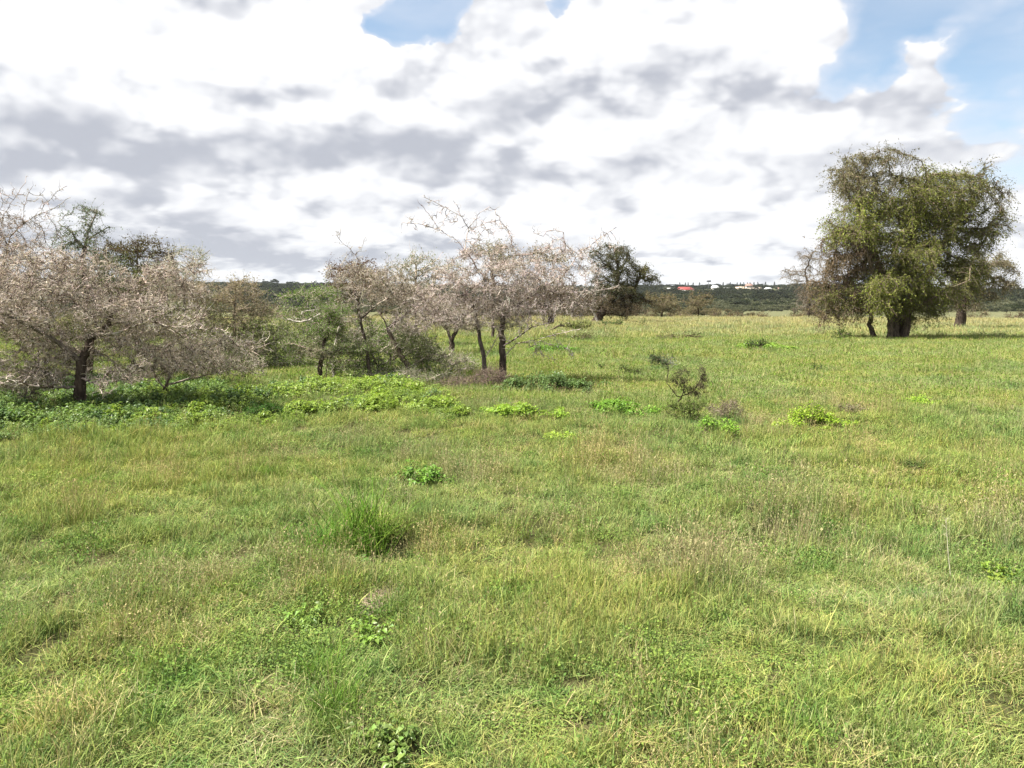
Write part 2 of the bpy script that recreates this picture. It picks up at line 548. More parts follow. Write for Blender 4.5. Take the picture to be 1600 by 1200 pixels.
def skeleton_mesh(geo, P, par, rad, col, rmin, n=8, mi=0, lump=0.12, col2=None):
    """limbs thicker than rmin as smooth tubes following the thickest child"""
    m = len(P); best = np.full(m, -1)
    for i in range(m):
        p = par[i]
        if p >= 0 and rad[i] >= rmin and (best[p] < 0 or rad[i] > rad[best[p]]): best[p] = i
    for i in range(m):
        if rad[i] < rmin: continue
        p = par[i]
        if p >= 0 and best[p] == i: continue
        ch = [i] if p < 0 else [p, i]
        while best[ch[-1]] >= 0: ch.append(best[ch[-1]])
        rr = rad[ch].copy()
        if p >= 0: rr[0] = rr[1]
        if len(ch) == 1: continue
        k = min(1.0, max(0.0, (math.log(rr.mean() / rmin) / math.log(max(rad.max() / rmin, 1.5)) - .05) * 1.6))
        cc = np.array(col) if col2 is None else np.array(col) * k + np.array(col2) * (1 - k)
        tube(geo, P[ch], rr, cc, n=n if rr.max() > rmin * 2.5 else max(5, n - 3), mi=mi, lump=lump)


def leaves(geo, c, d, size, col, R, mi=1, aspect=0.5):
    """flat leaf quads centred at c, long axis near d"""
    m = len(c)
    if m == 0: return
    d = unit(d + R.normal(0, 0.6, (m, 3))); s = unit(np.cross(d, R.normal(0, 1, (m, 3))))
    L = (size * (0.6 + 0.8 * R.random(m)))[:, None] if np.ndim(size) else size * (0.6 + 0.8 * R.random((m, 1)))
    W = L * aspect
    v = np.stack([c - d * L * .5, c + s * W * .5, c + d * L * .5, c - s * W * .5], 1)
    q = np.arange(m * 4).reshape(-1, 4)
    geo.add(v.reshape(-1, 3), q=q, c=np.repeat(col, 4, 0), mi=mi)


def tree(name, label, cat, base, blobs, guides=(), Y=None, group=None, seed=1, natt=500, step=None, R0=None, depth=0.8,
         twig=TWIG_PINK, bark=BARK_DARK, leaf_cols=((0.08, 0.10, 0.03),), ntw=4, ltw=0.3, rtw=0.004, droop=-0.1, flat=0.0,
         nleaf=4, sleaf=0.03, thorns=0, up=0.05, wig=0.28, fine=3.0, rtip=None, trunk_n=9, aspect=0.5, light_twigs=None, hang=0.0, jit=0.18, tseg=3, clump=16, slim=0.0, limb_tone=0.8, dark=0.0, shade_twig_col=(0.10, 0.075, 0.058)):
    """base: photo point of the foot; blobs: (cx, cy, rx, ry, weight, leaf colour index, dy) of the crown; guides: limbs as photo points.
    All of it is turned into real positions and sizes at the tree's own distance."""
    R = np.random.default_rng(seed)
    g = ground_pt(*base) if Y is None else at_depth(base[0], base[1], Y)
    Y = g[1]; mpp = Y / FPX
    root = np.array([g[0], Y, float(height(g[0], Y))])
    e = empty(name, root, label, cat, group)
    zfix = root[2] if Y < 200 else 0.0
    def W(px, py, dy=0.0):
        p = at_depth(px, py, Y); p[1] += dy; p[2] += zfix; return p
    polys = []
    for gl in guides:
        pl = [W(q[0], q[1], (q[2] if len(q) > 2 else 0.0)) for q in gl]
        if gl[0][1] >= base[1] - 6: pl[0][2] = root[2] - 0.08
        polys.append(pl)
    if not polys:
        b0 = blobs[0]
        polys = [[root - [0, 0, 0.05], W(base[0], base[1] + (b0[1] - base[1]) * 0.45), W(b0[0] * .4 + base[0] * .6, b0[1])]]
        polys[0][0] = np.array([root[0], root[1], root[2] - 0.05])
    wts = np.array([b[4] * b[2] * b[3] for b in blobs], float); cnt = np.maximum(3, (wts / wts.sum() * natt).astype(int))
    att = []; ab = []
    for bi, (b, k) in enumerate(zip(blobs, cnt)):
        dy = b[6] if len(b) > 6 else 0.0
        c = W(b[0], b[1], dy); rx = b[2] * mpp; rz = b[3] * mpp; ry = min(rx, 3.2 * rz) * depth if len(b) < 8 else b[7]
        nc = max(3, k // clump)
        cc_ = unit(R.normal(0, 1, (nc, 3))) * (R.random((nc, 1)) ** (1 / 2.2))
        u = cc_[R.integers(0, nc, k)] + R.normal(0, 1.0 / nc ** 0.45 * 0.55, (k, 3)) * np.array([1, 1, .8])
        un = np.linalg.norm(u, axis=1, keepdims=True); u = u / np.maximum(un, 1.08) * 1.08
        pts = c + u * np.array([rx, ry, rz])
        pts[:, 2] = np.maximum(pts[:, 2], root[2] + 0.04 * (1 if Y < 30 else 5))
        att.append(pts); ab.append(np.full(k, bi))
    att = np.concatenate(att); ab = np.concatenate(ab)
    span = max(b[2] for b in blobs) * mpp
    step = step or max(0.05, span / 26)
    P, par, B, tips, kids = grow(polys, att, ab, step, span * 0.9, step * 1.25, R, up=up, wig=wig)
    rtip = rtip or max(0.004, step * 0.035)
    R0 = R0 or 0.05
    kx = math.log(max(R0 / rtip, 1.5)) / math.log(max(tips.max(), 3))
    rad = rtip * tips ** kx
    if slim:
        path = np.zeros(len(P))
        for i in range(len(P)):
            if par[i] >= 0: path[i] = path[par[i]] + np.linalg.norm(P[i] - P[par[i]])
        rad = np.maximum(rad * (slim + (1 - slim) * np.exp(-(path / (path.max() * 0.40)) ** 2)), rtip)
    # basal flare
    zz = P[:, 2] - root[2]; rad = rad * (1 + 0.35 * np.exp(-np.maximum(zz, 0) / (R0 * 3)))
    limb_r = rtip * fine
    tg = Geo(); skeleton_mesh(tg, P, par, rad, bark, limb_r, n=trunk_n, col2=np.array(twig) * limb_tone)  # a low limb_tone paints thin limbs dark, as if backlit
    tr = tg.build('trunk', M_bark, e, True)
    cg = Geo()
    fi = np.nonzero((rad < limb_r) & (par >= 0))[0]
    tc = np.asarray(twig, float)
    ucol = lambda base_c, m: np.asarray(base_c) * (0.72 + 0.56 * R.random((m, 1))) * (1 + R.normal(0, 0.04, (m, 3)))
    fc = ucol(tc * 0.9, len(fi))
    if dark: dk_ = R.random(len(fi)) < dark; fc[dk_] = ucol(np.asarray(shade_twig_col), dk_.sum())  # share of twigs coloured dark, standing in for shaded undersides and crown interior
    sticks(cg, P[par[fi]], P[fi], np.minimum(rad[par[fi]], limb_r), rad[fi], fc, n=4, mi=0)
    # twigs
    gt = np.nonzero((tips < 14) & (par >= 0) & (np.arange(len(P)) > 2))[0]
    src = np.repeat(gt, ntw)
    spb = np.array([b[4] < .3 for b in blobs] + [True])[B[src]] if guides else np.zeros(len(src), bool)
    src = src[~spb | (R.random(len(src)) < .30)]; m = len(src)
    if m:
        dirn = unit(P[src] - P[par[src]])
        o = P[par[src]] + (P[src] - P[par[src]]) * R.random((m, 1))
        d = unit(dirn * 0.6 + R.normal(0, 0.8, (m, 3)) * np.array([1, 1, 1 - flat]) + np.array([0, 0, -droop]))
        L = ltw * (0.45 + 0.9 * R.random(m))
        cur = o; segs = tseg; cc = ucol(tc, m)
        if dark: dk_ = R.random(m) < dark; cc[dk_] = ucol(np.asarray(shade_twig_col), dk_.sum())
        lc = np.asarray(leaf_cols, float)
        bidx = np.array([b[5] if len(b) > 5 else 0 for b in blobs])[np.maximum(B[src], 0)] % len(lc)
        for s in range(segs):
            d = unit(d + R.normal(0, 0.33 if not dark else 0.6, (m, 3)) + np.array([0, 0, -hang]))
            nx = cur + d * (L / segs)[:, None]
            r_a = rtw * (1 - s / segs * 0.75); r_b = rtw * (1 - (s + 1) / segs * 0.75)
            sticks(cg, cur, nx, r_a, r_b, cc, n=3, mi=0)
            if nleaf:
                k = nleaf // segs + (1 if R.random() < (nleaf % segs) / segs else 0)
                if k:
                    c = (cur[:, None] + (nx - cur)[:, None] * R.random((m, k, 1))).reshape(-1, 3) + R.normal(0, sleaf * 0.7, (m * k, 3))
                    ci = np.repeat(bidx, k)
                    # neighbouring leaves share a tone, clump by clump
                    cl = np.repeat(0.8 + 0.4 * hash2(src, src * 0, seed), k)[:, None]
                    leaves(cg, c, np.repeat(d, k, 0), sleaf, ucol(lc[ci], m * k) * cl, R, mi=1, aspect=aspect)
            if thorns:
                k = thorns
                c = (cur[:, None] + (nx - cur)[:, None] * R.random((m, k, 1))).reshape(-1, 3)
                td = unit(R.normal(0, 1, (m * k, 3))); tl = 0.035 + 0.03 * R.random((m * k, 1))
                sd = unit(np.cross(td, R.normal(0, 1, (m * k, 3)))) * 0.0018
                v = np.stack([c - sd, c + sd, c + td * tl], 1)
                cg.add(v.reshape(-1, 3), t=np.arange(m * k * 3).reshape(-1, 3), c=np.repeat(ucol(np.array((0.52, 0.45, 0.40)), m * k), 3, 0), mi=0)
            cur = nx
    cr = cg.build('crown', [M_twig, M_leaf], e)
    return e

OLIVE = (0.105, 0.115, 0.030); GREEN = (0.075, 0.12, 0.022); BRIGHT = (0.13, 0.19, 0.035); DGREEN = (0.035, 0.055, 0.018)
BROWNL = (0.13, 0.095, 0.050); GREYL = (0.16, 0.165, 0.11); PALE = (0.17, 0.20, 0.085); PINKL = (0.36, 0.29, 0.245)

# the big weeping tree on the right
tree('acacia_tree', 'huge dense weeping tree with a thick dark trunk, tallest on the right of the field', 'tree', (1398, 531),
     [(1360, 265, 62, 42, 1.0, 3), (1320, 300, 40, 40, .7, 3), (1500, 280, 70, 40, 1.0, 0), (1440, 300, 80, 50, 1.1, 1), (1350, 350, 72, 45, 1.3, 2),
      (1400, 400, 75, 60, 1.0, 1), (1490, 350, 75, 55, 1.1, 0), (1325, 400, 48, 55, 1.9, 4), (1500, 410, 40, 45, .8, 0),
      (1375, 455, 50, 38, 1.0, 2), (1305, 450, 40, 40, 1.5, 4), (1440, 455, 60, 40, 1.0, 0), (1310, 480, 34, 18, .6, 4), (1545, 300, 28, 42, .6, 3), (1480, 470, 36, 26, .7, 0), (1410, 350, 60, 60, 1.0, 2), (1400, 440, 60, 40, 1.0, 1), (1345, 485, 30, 14, .5, 4), (1430, 485, 40, 16, .7, 0), (1470, 330, 50, 60, 1.0, 1), (1425, 400, 40, 50, 1.0, 1), (1430, 440, 50, 30, .8, 2), (1330, 460, 50, 26, .8, 0), (1380, 480, 40, 14, .6, 2), (1362, 452, 30, 34, 1.3, 2, -1.5, 1.2)],
     guides=[[(1398, 531), (1396, 495), (1385, 450), (1360, 380), (1345, 310)], [(1406, 531, .3), (1410, 490, .5), (1425, 420, .8), (1440, 340, .5), (1450, 280)],
             [(1388, 531, -.3), (1384, 500, -.5), (1350, 430, -1), (1325, 370, -1.5)], [(1412, 531), (1418, 480), (1460, 420, .4), (1490, 350)],
             [(1376, 527, .5), (1368, 508, .8), (1372, 490, .8), (1340, 470, .2)], [(1400, 500), (1450, 455, -1.5), (1480, 440, -2)]],
     seed=11, natt=4200, step=0.26, R0=0.34, clump=26, twig=(0.18, 0.145, 0.11), leaf_cols=[(0.15, 0.16, 0.05), (0.17, 0.185, 0.05), (0.22, 0.245, 0.06), (0.165, 0.155, 0.085), (0.15, 0.11, 0.068)],
     ntw=6, ltw=0.85, rtw=0.009, droop=0.25, hang=0.30, nleaf=15, sleaf=0.085, fine=3.5, rtip=0.018, trunk_n=12, depth=0.9, aspect=0.45)
tree('acacia_tree', 'smaller olive tree with a short thick trunk, behind and right of the huge tree', 'tree', (1500, 515),
     [(1545, 412, 40, 24, 1, 0), (1510, 430, 44, 28, 1, 1), (1574, 424, 22, 22, .9, 0), (1555, 455, 36, 20, .9, 0), (1495, 465, 34, 24, .9, 0)],
     guides=[[(1500, 515), (1500, 490), (1515, 455), (1535, 420)], [(1500, 495), (1490, 460)]],
     seed=12, natt=900, step=0.3, R0=0.3, twig=(0.15, 0.12, 0.09), leaf_cols=[(0.19, 0.175, 0.10), (0.18, 0.18, 0.085)],
     ntw=6, ltw=0.8, rtw=0.012, droop=0.1, hang=0.2, nleaf=8, sleaf=0.10, fine=3.5, rtip=0.02, depth=0.9)
tree('acacia_tree', 'wispy grey half bare tree behind the left edge of the huge tree', 'tree', (1262, 500),
     [(1265, 410, 34, 28, 1, 0), (1240, 430, 26, 24, .8, 0), (1275, 460, 40, 26, 1, 1), (1300, 480, 34, 14, .8, 1)],
     guides=[[(1262, 500), (1265, 460), (1258, 425), (1270, 395)], [(1264, 465), (1290, 440)]],
     seed=13, natt=700, step=0.45, R0=0.2, twig=(0.20, 0.17, 0.14), leaf_cols=[(0.17, 0.15, 0.11), (0.14, 0.11, 0.07)],
     ntw=5, ltw=1.0, rtw=0.014, droop=0.2, hang=0.3, nleaf=4, sleaf=0.11, fine=3.5, rtip=0.022, depth=0.9)
# leaning tree right of the middle
tree('leaning_tree', 'dark green domed tree on a trunk leaning right, in front of the far woods', 'tree', (928, 506),
     [(955, 405, 34, 24, 1.2, 0), (1000, 420, 26, 22, 1, 1), (945, 440, 28, 26, 1, 0), (985, 450, 36, 20, 1, 0), (1012, 435, 20, 14, .6, 0), (955, 475, 36, 14, .8, 2), (990, 470, 30, 12, .6, 2)],
     guides=[[(928, 506), (938, 492), (950, 480), (965, 455), (965, 420)], [(940, 490), (965, 492), (978, 495)], [(950, 480), (990, 460), (1000, 430)], [(940, 488), (940, 450)]],
     seed=14, clump=30, natt=1900, step=0.42, R0=0.34, twig=(0.10, 0.08, 0.06), leaf_cols=[(0.085, 0.09, 0.045), (0.135, 0.13, 0.05), (0.10, 0.08, 0.05)],
     ntw=6, ltw=0.9, rtw=0.014, droop=0.15, hang=0.3, nleaf=12, sleaf=0.12, fine=3.2, rtip=0.03, depth=0.95)
tree('dead_sapling', 'bare white sapling leaning at the foot of the leaning dark tree', 'sapling', (936, 507),
     [(905, 455, 10, 6, 1, 0)], guides=[[(936, 507), (925, 485), (912, 465), (904, 452)], [(912, 464), (925, 456), (950, 452), (968, 446)]],
     seed=15, natt=10, step=0.3, R0=0.09, twig=(0.5, 0.46, 0.42), bark=(0.42, 0.38, 0.34), ntw=1, ltw=0.5, rtw=0.012, nleaf=0, fine=1.0, rtip=0.03)

# small trees and bushes along the far edge of the field
EDGE = 'bushes along the far edge of the field'
def edge(label, cat, base, blobs, seed, cols, Y=130, name='field_edge_bush', natt=260, tw=(0.16, 0.13, 0.09), R0=0.16, guides=()):
    k = Y / 130
    tree(name, label, cat, base, blobs, guides=guides, Y=Y, group=EDGE, seed=seed, natt=natt, step=0.55 * k, R0=R0 * k, twig=tw, leaf_cols=cols,
         ntw=5, ltw=1.1 * k, rtw=0.022 * k, droop=0.0, nleaf=8, sleaf=0.20 * k, fine=3.0, rtip=0.035 * k, trunk_n=7, depth=0.9)
BRN = [(0.175, 0.15, 0.085), (0.15, 0.13, 0.07)]
edge('round brown tree with a dark stem, just right of the leaning tree', 'tree', (1034, 500), [(1034, 470, 28, 16, 1, 0), (1020, 482, 24, 12, .8, 1), (1048, 480, 18, 12, .7, 0)], 21, BRN, Y=118, name='field_edge_tree')
edge('small umbrella shaped brown tree with a dark stem, below the red roof', 'tree', (1091, 498), [(1091, 468, 22, 12, 1, 0), (1080, 478, 14, 10, .6, 0), (1103, 472, 13, 10, .6, 1)], 22, BRN, Y=122, name='field_edge_tree')
edge('low brown bush touching the right of the umbrella shaped tree', 'bush', (1116, 498), [(1116, 486, 14, 10, 1, 0)], 23, BRN, Y=128, natt=140)
edge('pale brown bush between two dark stemmed trees', 'bush', (1062, 499), [(1062, 489, 22, 8, 1, 0)], 24, [(0.19, 0.155, 0.09), (0.15, 0.125, 0.07)], Y=135, natt=140)
edge('reddish brown bush in the middle of the field edge gap', 'bush', (1150, 498), [(1150, 489, 16, 9, 1, 0), (1142, 486, 8, 6, .5, 0)], 25, [(0.17, 0.13, 0.075)], Y=140, natt=150)
edge('wide light brown bush, rightmost of the ones in the open gap', 'bush', (1181, 498), [(1181, 490, 20, 8, 1, 0)], 26, [(0.18, 0.145, 0.08)], Y=140, natt=150)
edge('dark olive bush low behind the white sapling', 'bush', (905, 500), [(905, 485, 36, 16, 1, 0)], 27, BRN, Y=125, natt=240)
edge('brown spreading bush under the leaning tree branches', 'bush', (985, 500), [(985, 484, 34, 14, 1, 0)], 28, [(0.09, 0.07, 0.045)], Y=132, natt=240)
edge('brown bush left of the huge tree foot', 'bush', (1275, 498), [(1262, 487, 26, 10, 1, 0), (1295, 488, 28, 10, 1, 0)], 29, BRN, Y=124, natt=240)
edge('dark round bush at the right edge of the picture', 'bush', (1590, 496), [(1592, 484, 17, 9, 1, 0)], 30, [(0.10, 0.075, 0.05)], Y=140, natt=140)
edge('brown bush seen right of the smaller olive tree trunk', 'bush', (1535, 497), [(1530, 486, 20, 11, 1, 0)], 31, BRN, Y=138, natt=150)
edge('lone small dark tree standing in the pale far meadow', 'tree', (1240, 497), [(1240, 484, 10, 8, 1, 0)], 32, [(0.06, 0.07, 0.03)], Y=230, natt=80, name='field_edge_tree')
edge('tiny dot like bush standing in the pale far meadow', 'bush', (1218, 497), [(1218, 492, 7, 4, 1, 0)], 33, [(0.10, 0.09, 0.04)], Y=180, natt=60)

# middle group of thorn trees
LS = [(0.40, 0.325, 0.28)]
tree('thorn_tree', 'pinkish bare flat crowned thorn tree on two dark stems, in the middle', 'tree', (782, 598),
     [(810, 430, 100, 36, 1.4, 0), (720, 445, 70, 34, 1.2, 0), (870, 430, 64, 34, 1.1, 0), (700, 485, 84, 28, 1.5, 0), (790, 485, 84, 28, 1.7, 0), (880, 475, 60, 24, 1.0, 0), (640, 500, 40, 26, .8, 0),
      (765, 395, 50, 20, .6, 0), (850, 395, 60, 16, .5, 0), (930, 380, 36, 22, .18, 0), (690, 350, 50, 26, .10, 0), (790, 360, 50, 24, .10, 0), (850, 550, 50, 14, .12, 1), (930, 450, 40, 14, .25, 0)],
     guides=[[(785, 600), (786, 560), (784, 520), (786, 485), (775, 450), (768, 420)], [(757, 597, .2), (756, 560, .2), (748, 520, .2), (740, 480, .3), (720, 440, .2)],
             [(757, 560, .2), (775, 530, .1), (785, 508)], [(785, 490), (830, 460, .3), (880, 430, .4), (905, 395, .3), (940, 368, .2), (965, 352, .2)],
             [(768, 440), (750, 425), (735, 400, -.1), (715, 375, -.2), (690, 360, -.2), (655, 350, -.3), (632, 348, -.3)], [(725, 393, -.1), (732, 355, 0), (720, 335), (695, 322), (662, 306)],
             [(732, 358), (760, 345, .2), (780, 340, .3), (790, 352, .3)], [(733, 356), (750, 330), (765, 322), (775, 326)], [(690, 360, -.2), (672, 335, -.3), (660, 320, -.3)],
             [(718, 335), (716, 320), (708, 312)], [(784, 540), (800, 530, -.4), (830, 508, -.8), (860, 500, -1)], [(786, 560), (805, 535, -.3), (840, 525, -.8), (900, 510, -1.2)],
             [(905, 395, .3), (885, 380, .2), (880, 360, .1)], [(830, 460, .3), (900, 455, -.2), (965, 448, -.4)]],
     seed=41, clump=20, natt=3000, step=0.08, R0=0.085, leaf_cols=[(0.44, 0.375, 0.34), (0.20, 0.22, 0.10)], twig=(0.50, 0.425, 0.395), dark=.26, slim=.4, limb_tone=.33, ntw=3, ltw=0.19, rtw=0.0058, droop=-0.15, flat=0.2,
     nleaf=3, sleaf=0.050, aspect=.16, thorns=1, fine=4.0, rtip=0.0055, up=0.03, depth=0.75, wig=.45)
tree('thorn_tree', 'crooked slender thorn tree with one bare branch poking up, left of middle', 'tree', (584, 598),
     [(575, 430, 58, 20, 1.2, 0), (540, 425, 32, 18, .8, 0), (615, 455, 60, 26, .8, 0, .5), (545, 490, 36, 26, .7, 1, .5), (550, 530, 44, 20, .5, 1, .6), (550, 385, 20, 18, .08, 0)],
     guides=[[(584, 600), (576, 570), (574, 545), (566, 515), (562, 490), (558, 470), (548, 462), (528, 448), (515, 440)], [(560, 475), (568, 455), (570, 430), (562, 405), (548, 388), (530, 372), (526, 366)],
             [(556, 395), (566, 384), (572, 368)], [(562, 500), (580, 478, .3), (600, 465, .4), (640, 455, .4)], [(530, 372), (532, 355)]],
     seed=42, natt=1000, step=0.08, R0=0.042, leaf_cols=[(0.30, 0.25, 0.19), (0.15, 0.17, 0.075)], twig=(0.42, 0.37, 0.31), dark=.33, slim=.5, limb_tone=.35, ntw=3, ltw=0.19, rtw=0.0052, flat=0.3, nleaf=3, sleaf=0.048, aspect=.18, thorns=1, fine=4.0, rtip=0.0045)
tree('thorn_tree', 'thorn tree with a pale trunk leaning hard to the left, middle group', 'tree', (645, 592),
     [(600, 450, 60, 22, 1, 0, .3), (665, 475, 50, 26, 1, 0, .5), (650, 525, 40, 20, .5, 1, .8), (700, 500, 40, 24, .7, 0, .5), (685, 560, 34, 16, .5, 1, .6)],
     guides=[[(650, 600), (640, 570), (625, 550), (612, 525), (600, 495), (582, 470), (566, 452)], [(612, 560, .2), (615, 545, .1), (610, 525)], [(612, 598, .3), (612, 575, .2), (618, 548)],
             [(606, 510), (640, 480, .3), (680, 470, .3)], [(640, 570), (670, 550, -.3), (700, 548, -.4)]],
     seed=43, natt=1000, step=0.08, R0=0.062, bark=(0.13, 0.10, 0.08), leaf_cols=[(0.28, 0.24, 0.18), (0.15, 0.18, 0.075)], twig=(0.42, 0.37, 0.31), dark=.33, slim=.5, limb_tone=.35, ntw=3, ltw=0.19, rtw=0.0052, flat=0.4, nleaf=3, sleaf=0.048, aspect=.18, thorns=1, fine=4.0, rtip=0.0045)
tree('small_acacia', 'short green layered tree on two thin dark stems beside the bright herbs', 'tree', (497, 600),
     [(510, 515, 44, 16, 1, 0), (500, 545, 40, 14, 1, 2), (545, 540, 36, 20, .8, 1), (470, 535, 24, 12, .5, 1), (520, 490, 36, 18, .8, 0)],
     guides=[[(497, 602), (500, 575), (503, 550), (508, 530), (515, 500)], [(506, 600, .2), (505, 575, .3), (508, 555, .2)], [(503, 555), (530, 545, .2), (560, 535, .3)], [(503, 550), (480, 542, -.2), (462, 535, -.2)]],
     seed=44, natt=1100, step=0.075, R0=0.05, leaf_cols=[(0.12, 0.19, 0.045), (0.15, 0.20, 0.07), (0.20, 0.20, 0.12)], twig=(0.24, 0.20, 0.16), ntw=4, ltw=0.2, rtw=0.0042, flat=0.6, nleaf=9, sleaf=0.03, fine=4.0, rtip=0.0045, thorns=1)
tree('dead_tree', 'bleached dead tree with bare white forked branch reaching left', 'tree', (522, 592),
     [(480, 495, 30, 8, 1, 0)], guides=[[(522, 592), (520, 560), (528, 520), (535, 490), (518, 486), (498, 490), (482, 499), (470, 502), (446, 497)], [(505, 488), (500, 482), (472, 485)], [(498, 490), (492, 476)]],
     seed=45, natt=26, step=0.1, R0=0.035, twig=(0.5, 0.46, 0.40), bark=(0.45, 0.41, 0.36), ntw=1, ltw=0.2, rtw=0.005, nleaf=0, fine=1.0, rtip=0.009)
tree('small_acacia', 'small sparse tree with a stubby dark trunk, seen behind the two middle stems', 'tree', (706, 556),
     [(705, 495, 50, 18, 1, 0), (735, 505, 40, 18, .9, 1), (675, 500, 30, 16, .6, 1)], guides=[[(706, 557), (705, 535), (700, 518), (685, 505)], [(705, 535), (716, 512), (730, 500)]],
     seed=46, natt=700, step=0.12, R0=0.09, leaf_cols=[(0.16, 0.18, 0.08), (0.22, 0.20, 0.14)], twig=TWIG_GREY, ntw=4, ltw=0.3, rtw=0.006, flat=0.4, nleaf=5, sleaf=0.04, fine=4.0, rtip=0.007)
tree('thorn_bush', 'tangled leafless brown brush heaped around the foot of the two stems', 'bush', (745, 604),
     [(740, 600, 46, 12, 1, 0), (775, 592, 30, 18, .6, 0), (780, 606, 38, 8, .6, 0), (708, 598, 24, 10, .6, 1)], guides=[[(745, 606), (745, 595), (742, 585)]],
     seed=47, natt=520, step=0.06, R0=0.02, leaf_cols=[(0.17, 0.13, 0.10), (0.13, 0.13, 0.06)], twig=(0.22, 0.17, 0.14), ntw=5, ltw=0.22, rtw=0.0036, nleaf=2, sleaf=0.025, fine=5.0, rtip=0.004)
tree('thorn_bush', 'green and grey low thicket at the foot of the leaning pale trunk', 'bush', (650, 600),
     [(640, 590, 50, 12, 1, 0), (590, 588, 36, 12, .8, 1), (690, 588, 28, 12, .6, 1)], guides=[[(650, 602), (648, 590), (640, 580)]],
     seed=48, natt=450, step=0.07, R0=0.02, leaf_cols=[(0.18, 0.21, 0.10), (0.13, 0.18, 0.05)], twig=TWIG_GREY, ntw=5, ltw=0.22, rtw=0.004, nleaf=5, sleaf=0.03, fine=5.0, rtip=0.0045, flat=0.3)
# bushes standing further back between the groups
def back(label, base, blobs, seed, cols, tw=TWIG_GREY, name='thicket_bush', cat='bush', nleaf=8, natt=900, ntw=5, **k):
    Y = ground_pt(*base)[1]
    args = dict(seed=seed, natt=natt, step=max(0.1, Y * 0.0062), R0=Y * 0.0035, leaf_cols=cols, twig=tw, ntw=ntw, ltw=Y * 0.015, rtw=Y * 0.00024, flat=0.2, nleaf=nleaf,
                sleaf=Y * 0.0021, fine=4.0, rtip=Y * 0.0003, group='bushes and trees behind the thorn trees')
    if cat == 'bush': args.update(R0=Y * 0.0014, clump=24)
    elif 'stout' not in label: args.update(R0=Y * 0.002)
    args.update(k)
    tree(name, label, cat, base, blobs, **args)
back('brown rounded bush crown showing above the crooked thorn tree', (560, 540), [(560, 425, 46, 20, 1, 0), (575, 440, 50, 18, 1, 0), (530, 450, 24, 22, .6, 0)], 51, [(0.12, 0.075, 0.05)], tw=(0.14, 0.09, 0.07), name='thicket_tree', cat='tree')
back('pale grey green airy tree crown, between the bare branch and the pink crown', (650, 540), [(650, 415, 46, 20, 1, 0), (700, 420, 40, 16, .6, 0), (625, 430, 26, 18, .6, 0), (655, 455, 50, 20, .7, 1)], 52, [(0.20, 0.22, 0.15), (0.14, 0.14, 0.075)], name='thicket_tree', cat='tree', nleaf=4, natt=600)
back('green mounded bush left of the white dead branch', (480, 556), [(485, 468, 52, 20, 1, 0), (450, 490, 34, 18, .7, 1), (500, 500, 56, 30, 1, 0), (470, 530, 60, 24, 1, 1)], 53, [(0.14, 0.205, 0.055), (0.20, 0.25, 0.09)])
back('light green low thicket in the gap between left and middle groups', (430, 575), [(420, 520, 50, 26, 1, 0), (400, 556, 54, 22, 1, 0), (455, 556, 40, 20, .9, 1), (440, 575, 50, 12, .8, 1)], 54, [(0.25, 0.30, 0.11), (0.20, 0.26, 0.08)], natt=950)
back('olive brown tree crown rising behind the pink thorn crown', (770, 530), [(765, 395, 34, 18, 1, 0), (790, 410, 30, 20, .8, 0), (850, 400, 40, 16, .6, 1)], 55, [(0.16, 0.145, 0.085), (0.20, 0.165, 0.12)], name='thicket_tree', cat='tree', natt=600, nleaf=6)
back('dark brown tree with short stout trunk, under the right of the pink crown', (862, 511), [(860, 468, 58, 22, 1, 0), (830, 480, 36, 14, .6, 0), (895, 478, 36, 16, .6, 0)], 56, [(0.12, 0.088, 0.062)], tw=(0.14, 0.11, 0.09), name='thicket_tree', cat='tree', natt=700)
back('brown bush seen through the middle group at the field edge', (790, 506), [(770, 488, 44, 14, 1, 0), (720, 482, 40, 16, 1, 0)], 57, [(0.12, 0.10, 0.06)], tw=(0.14, 0.11, 0.09), natt=500)
back('dark green rounded shrub behind the crooked stem', (610, 575), [(620, 525, 40, 28, 1, 0), (580, 520, 30, 24, .7, 0)], 58, [(0.11, 0.17, 0.045)], natt=600)

back('green leafy undergrowth behind the crooked stem and the leaning pale trunk', (590, 592), [(560, 545, 56, 30, 1, 0), (640, 545, 52, 28, 1, 1), (600, 578, 90, 14, 1, 0), (530, 560, 40, 24, .7, 1)], 59, [(0.13, 0.19, 0.05), (0.18, 0.22, 0.09)], natt=1500)
back('grey green twiggy undergrowth between the leaning pale trunk and the two stems', (705, 585), [(700, 560, 44, 22, 1, 0), (735, 570, 34, 16, .8, 1)], 60, [(0.19, 0.22, 0.11), (0.16, 0.20, 0.08)], natt=500, nleaf=4)

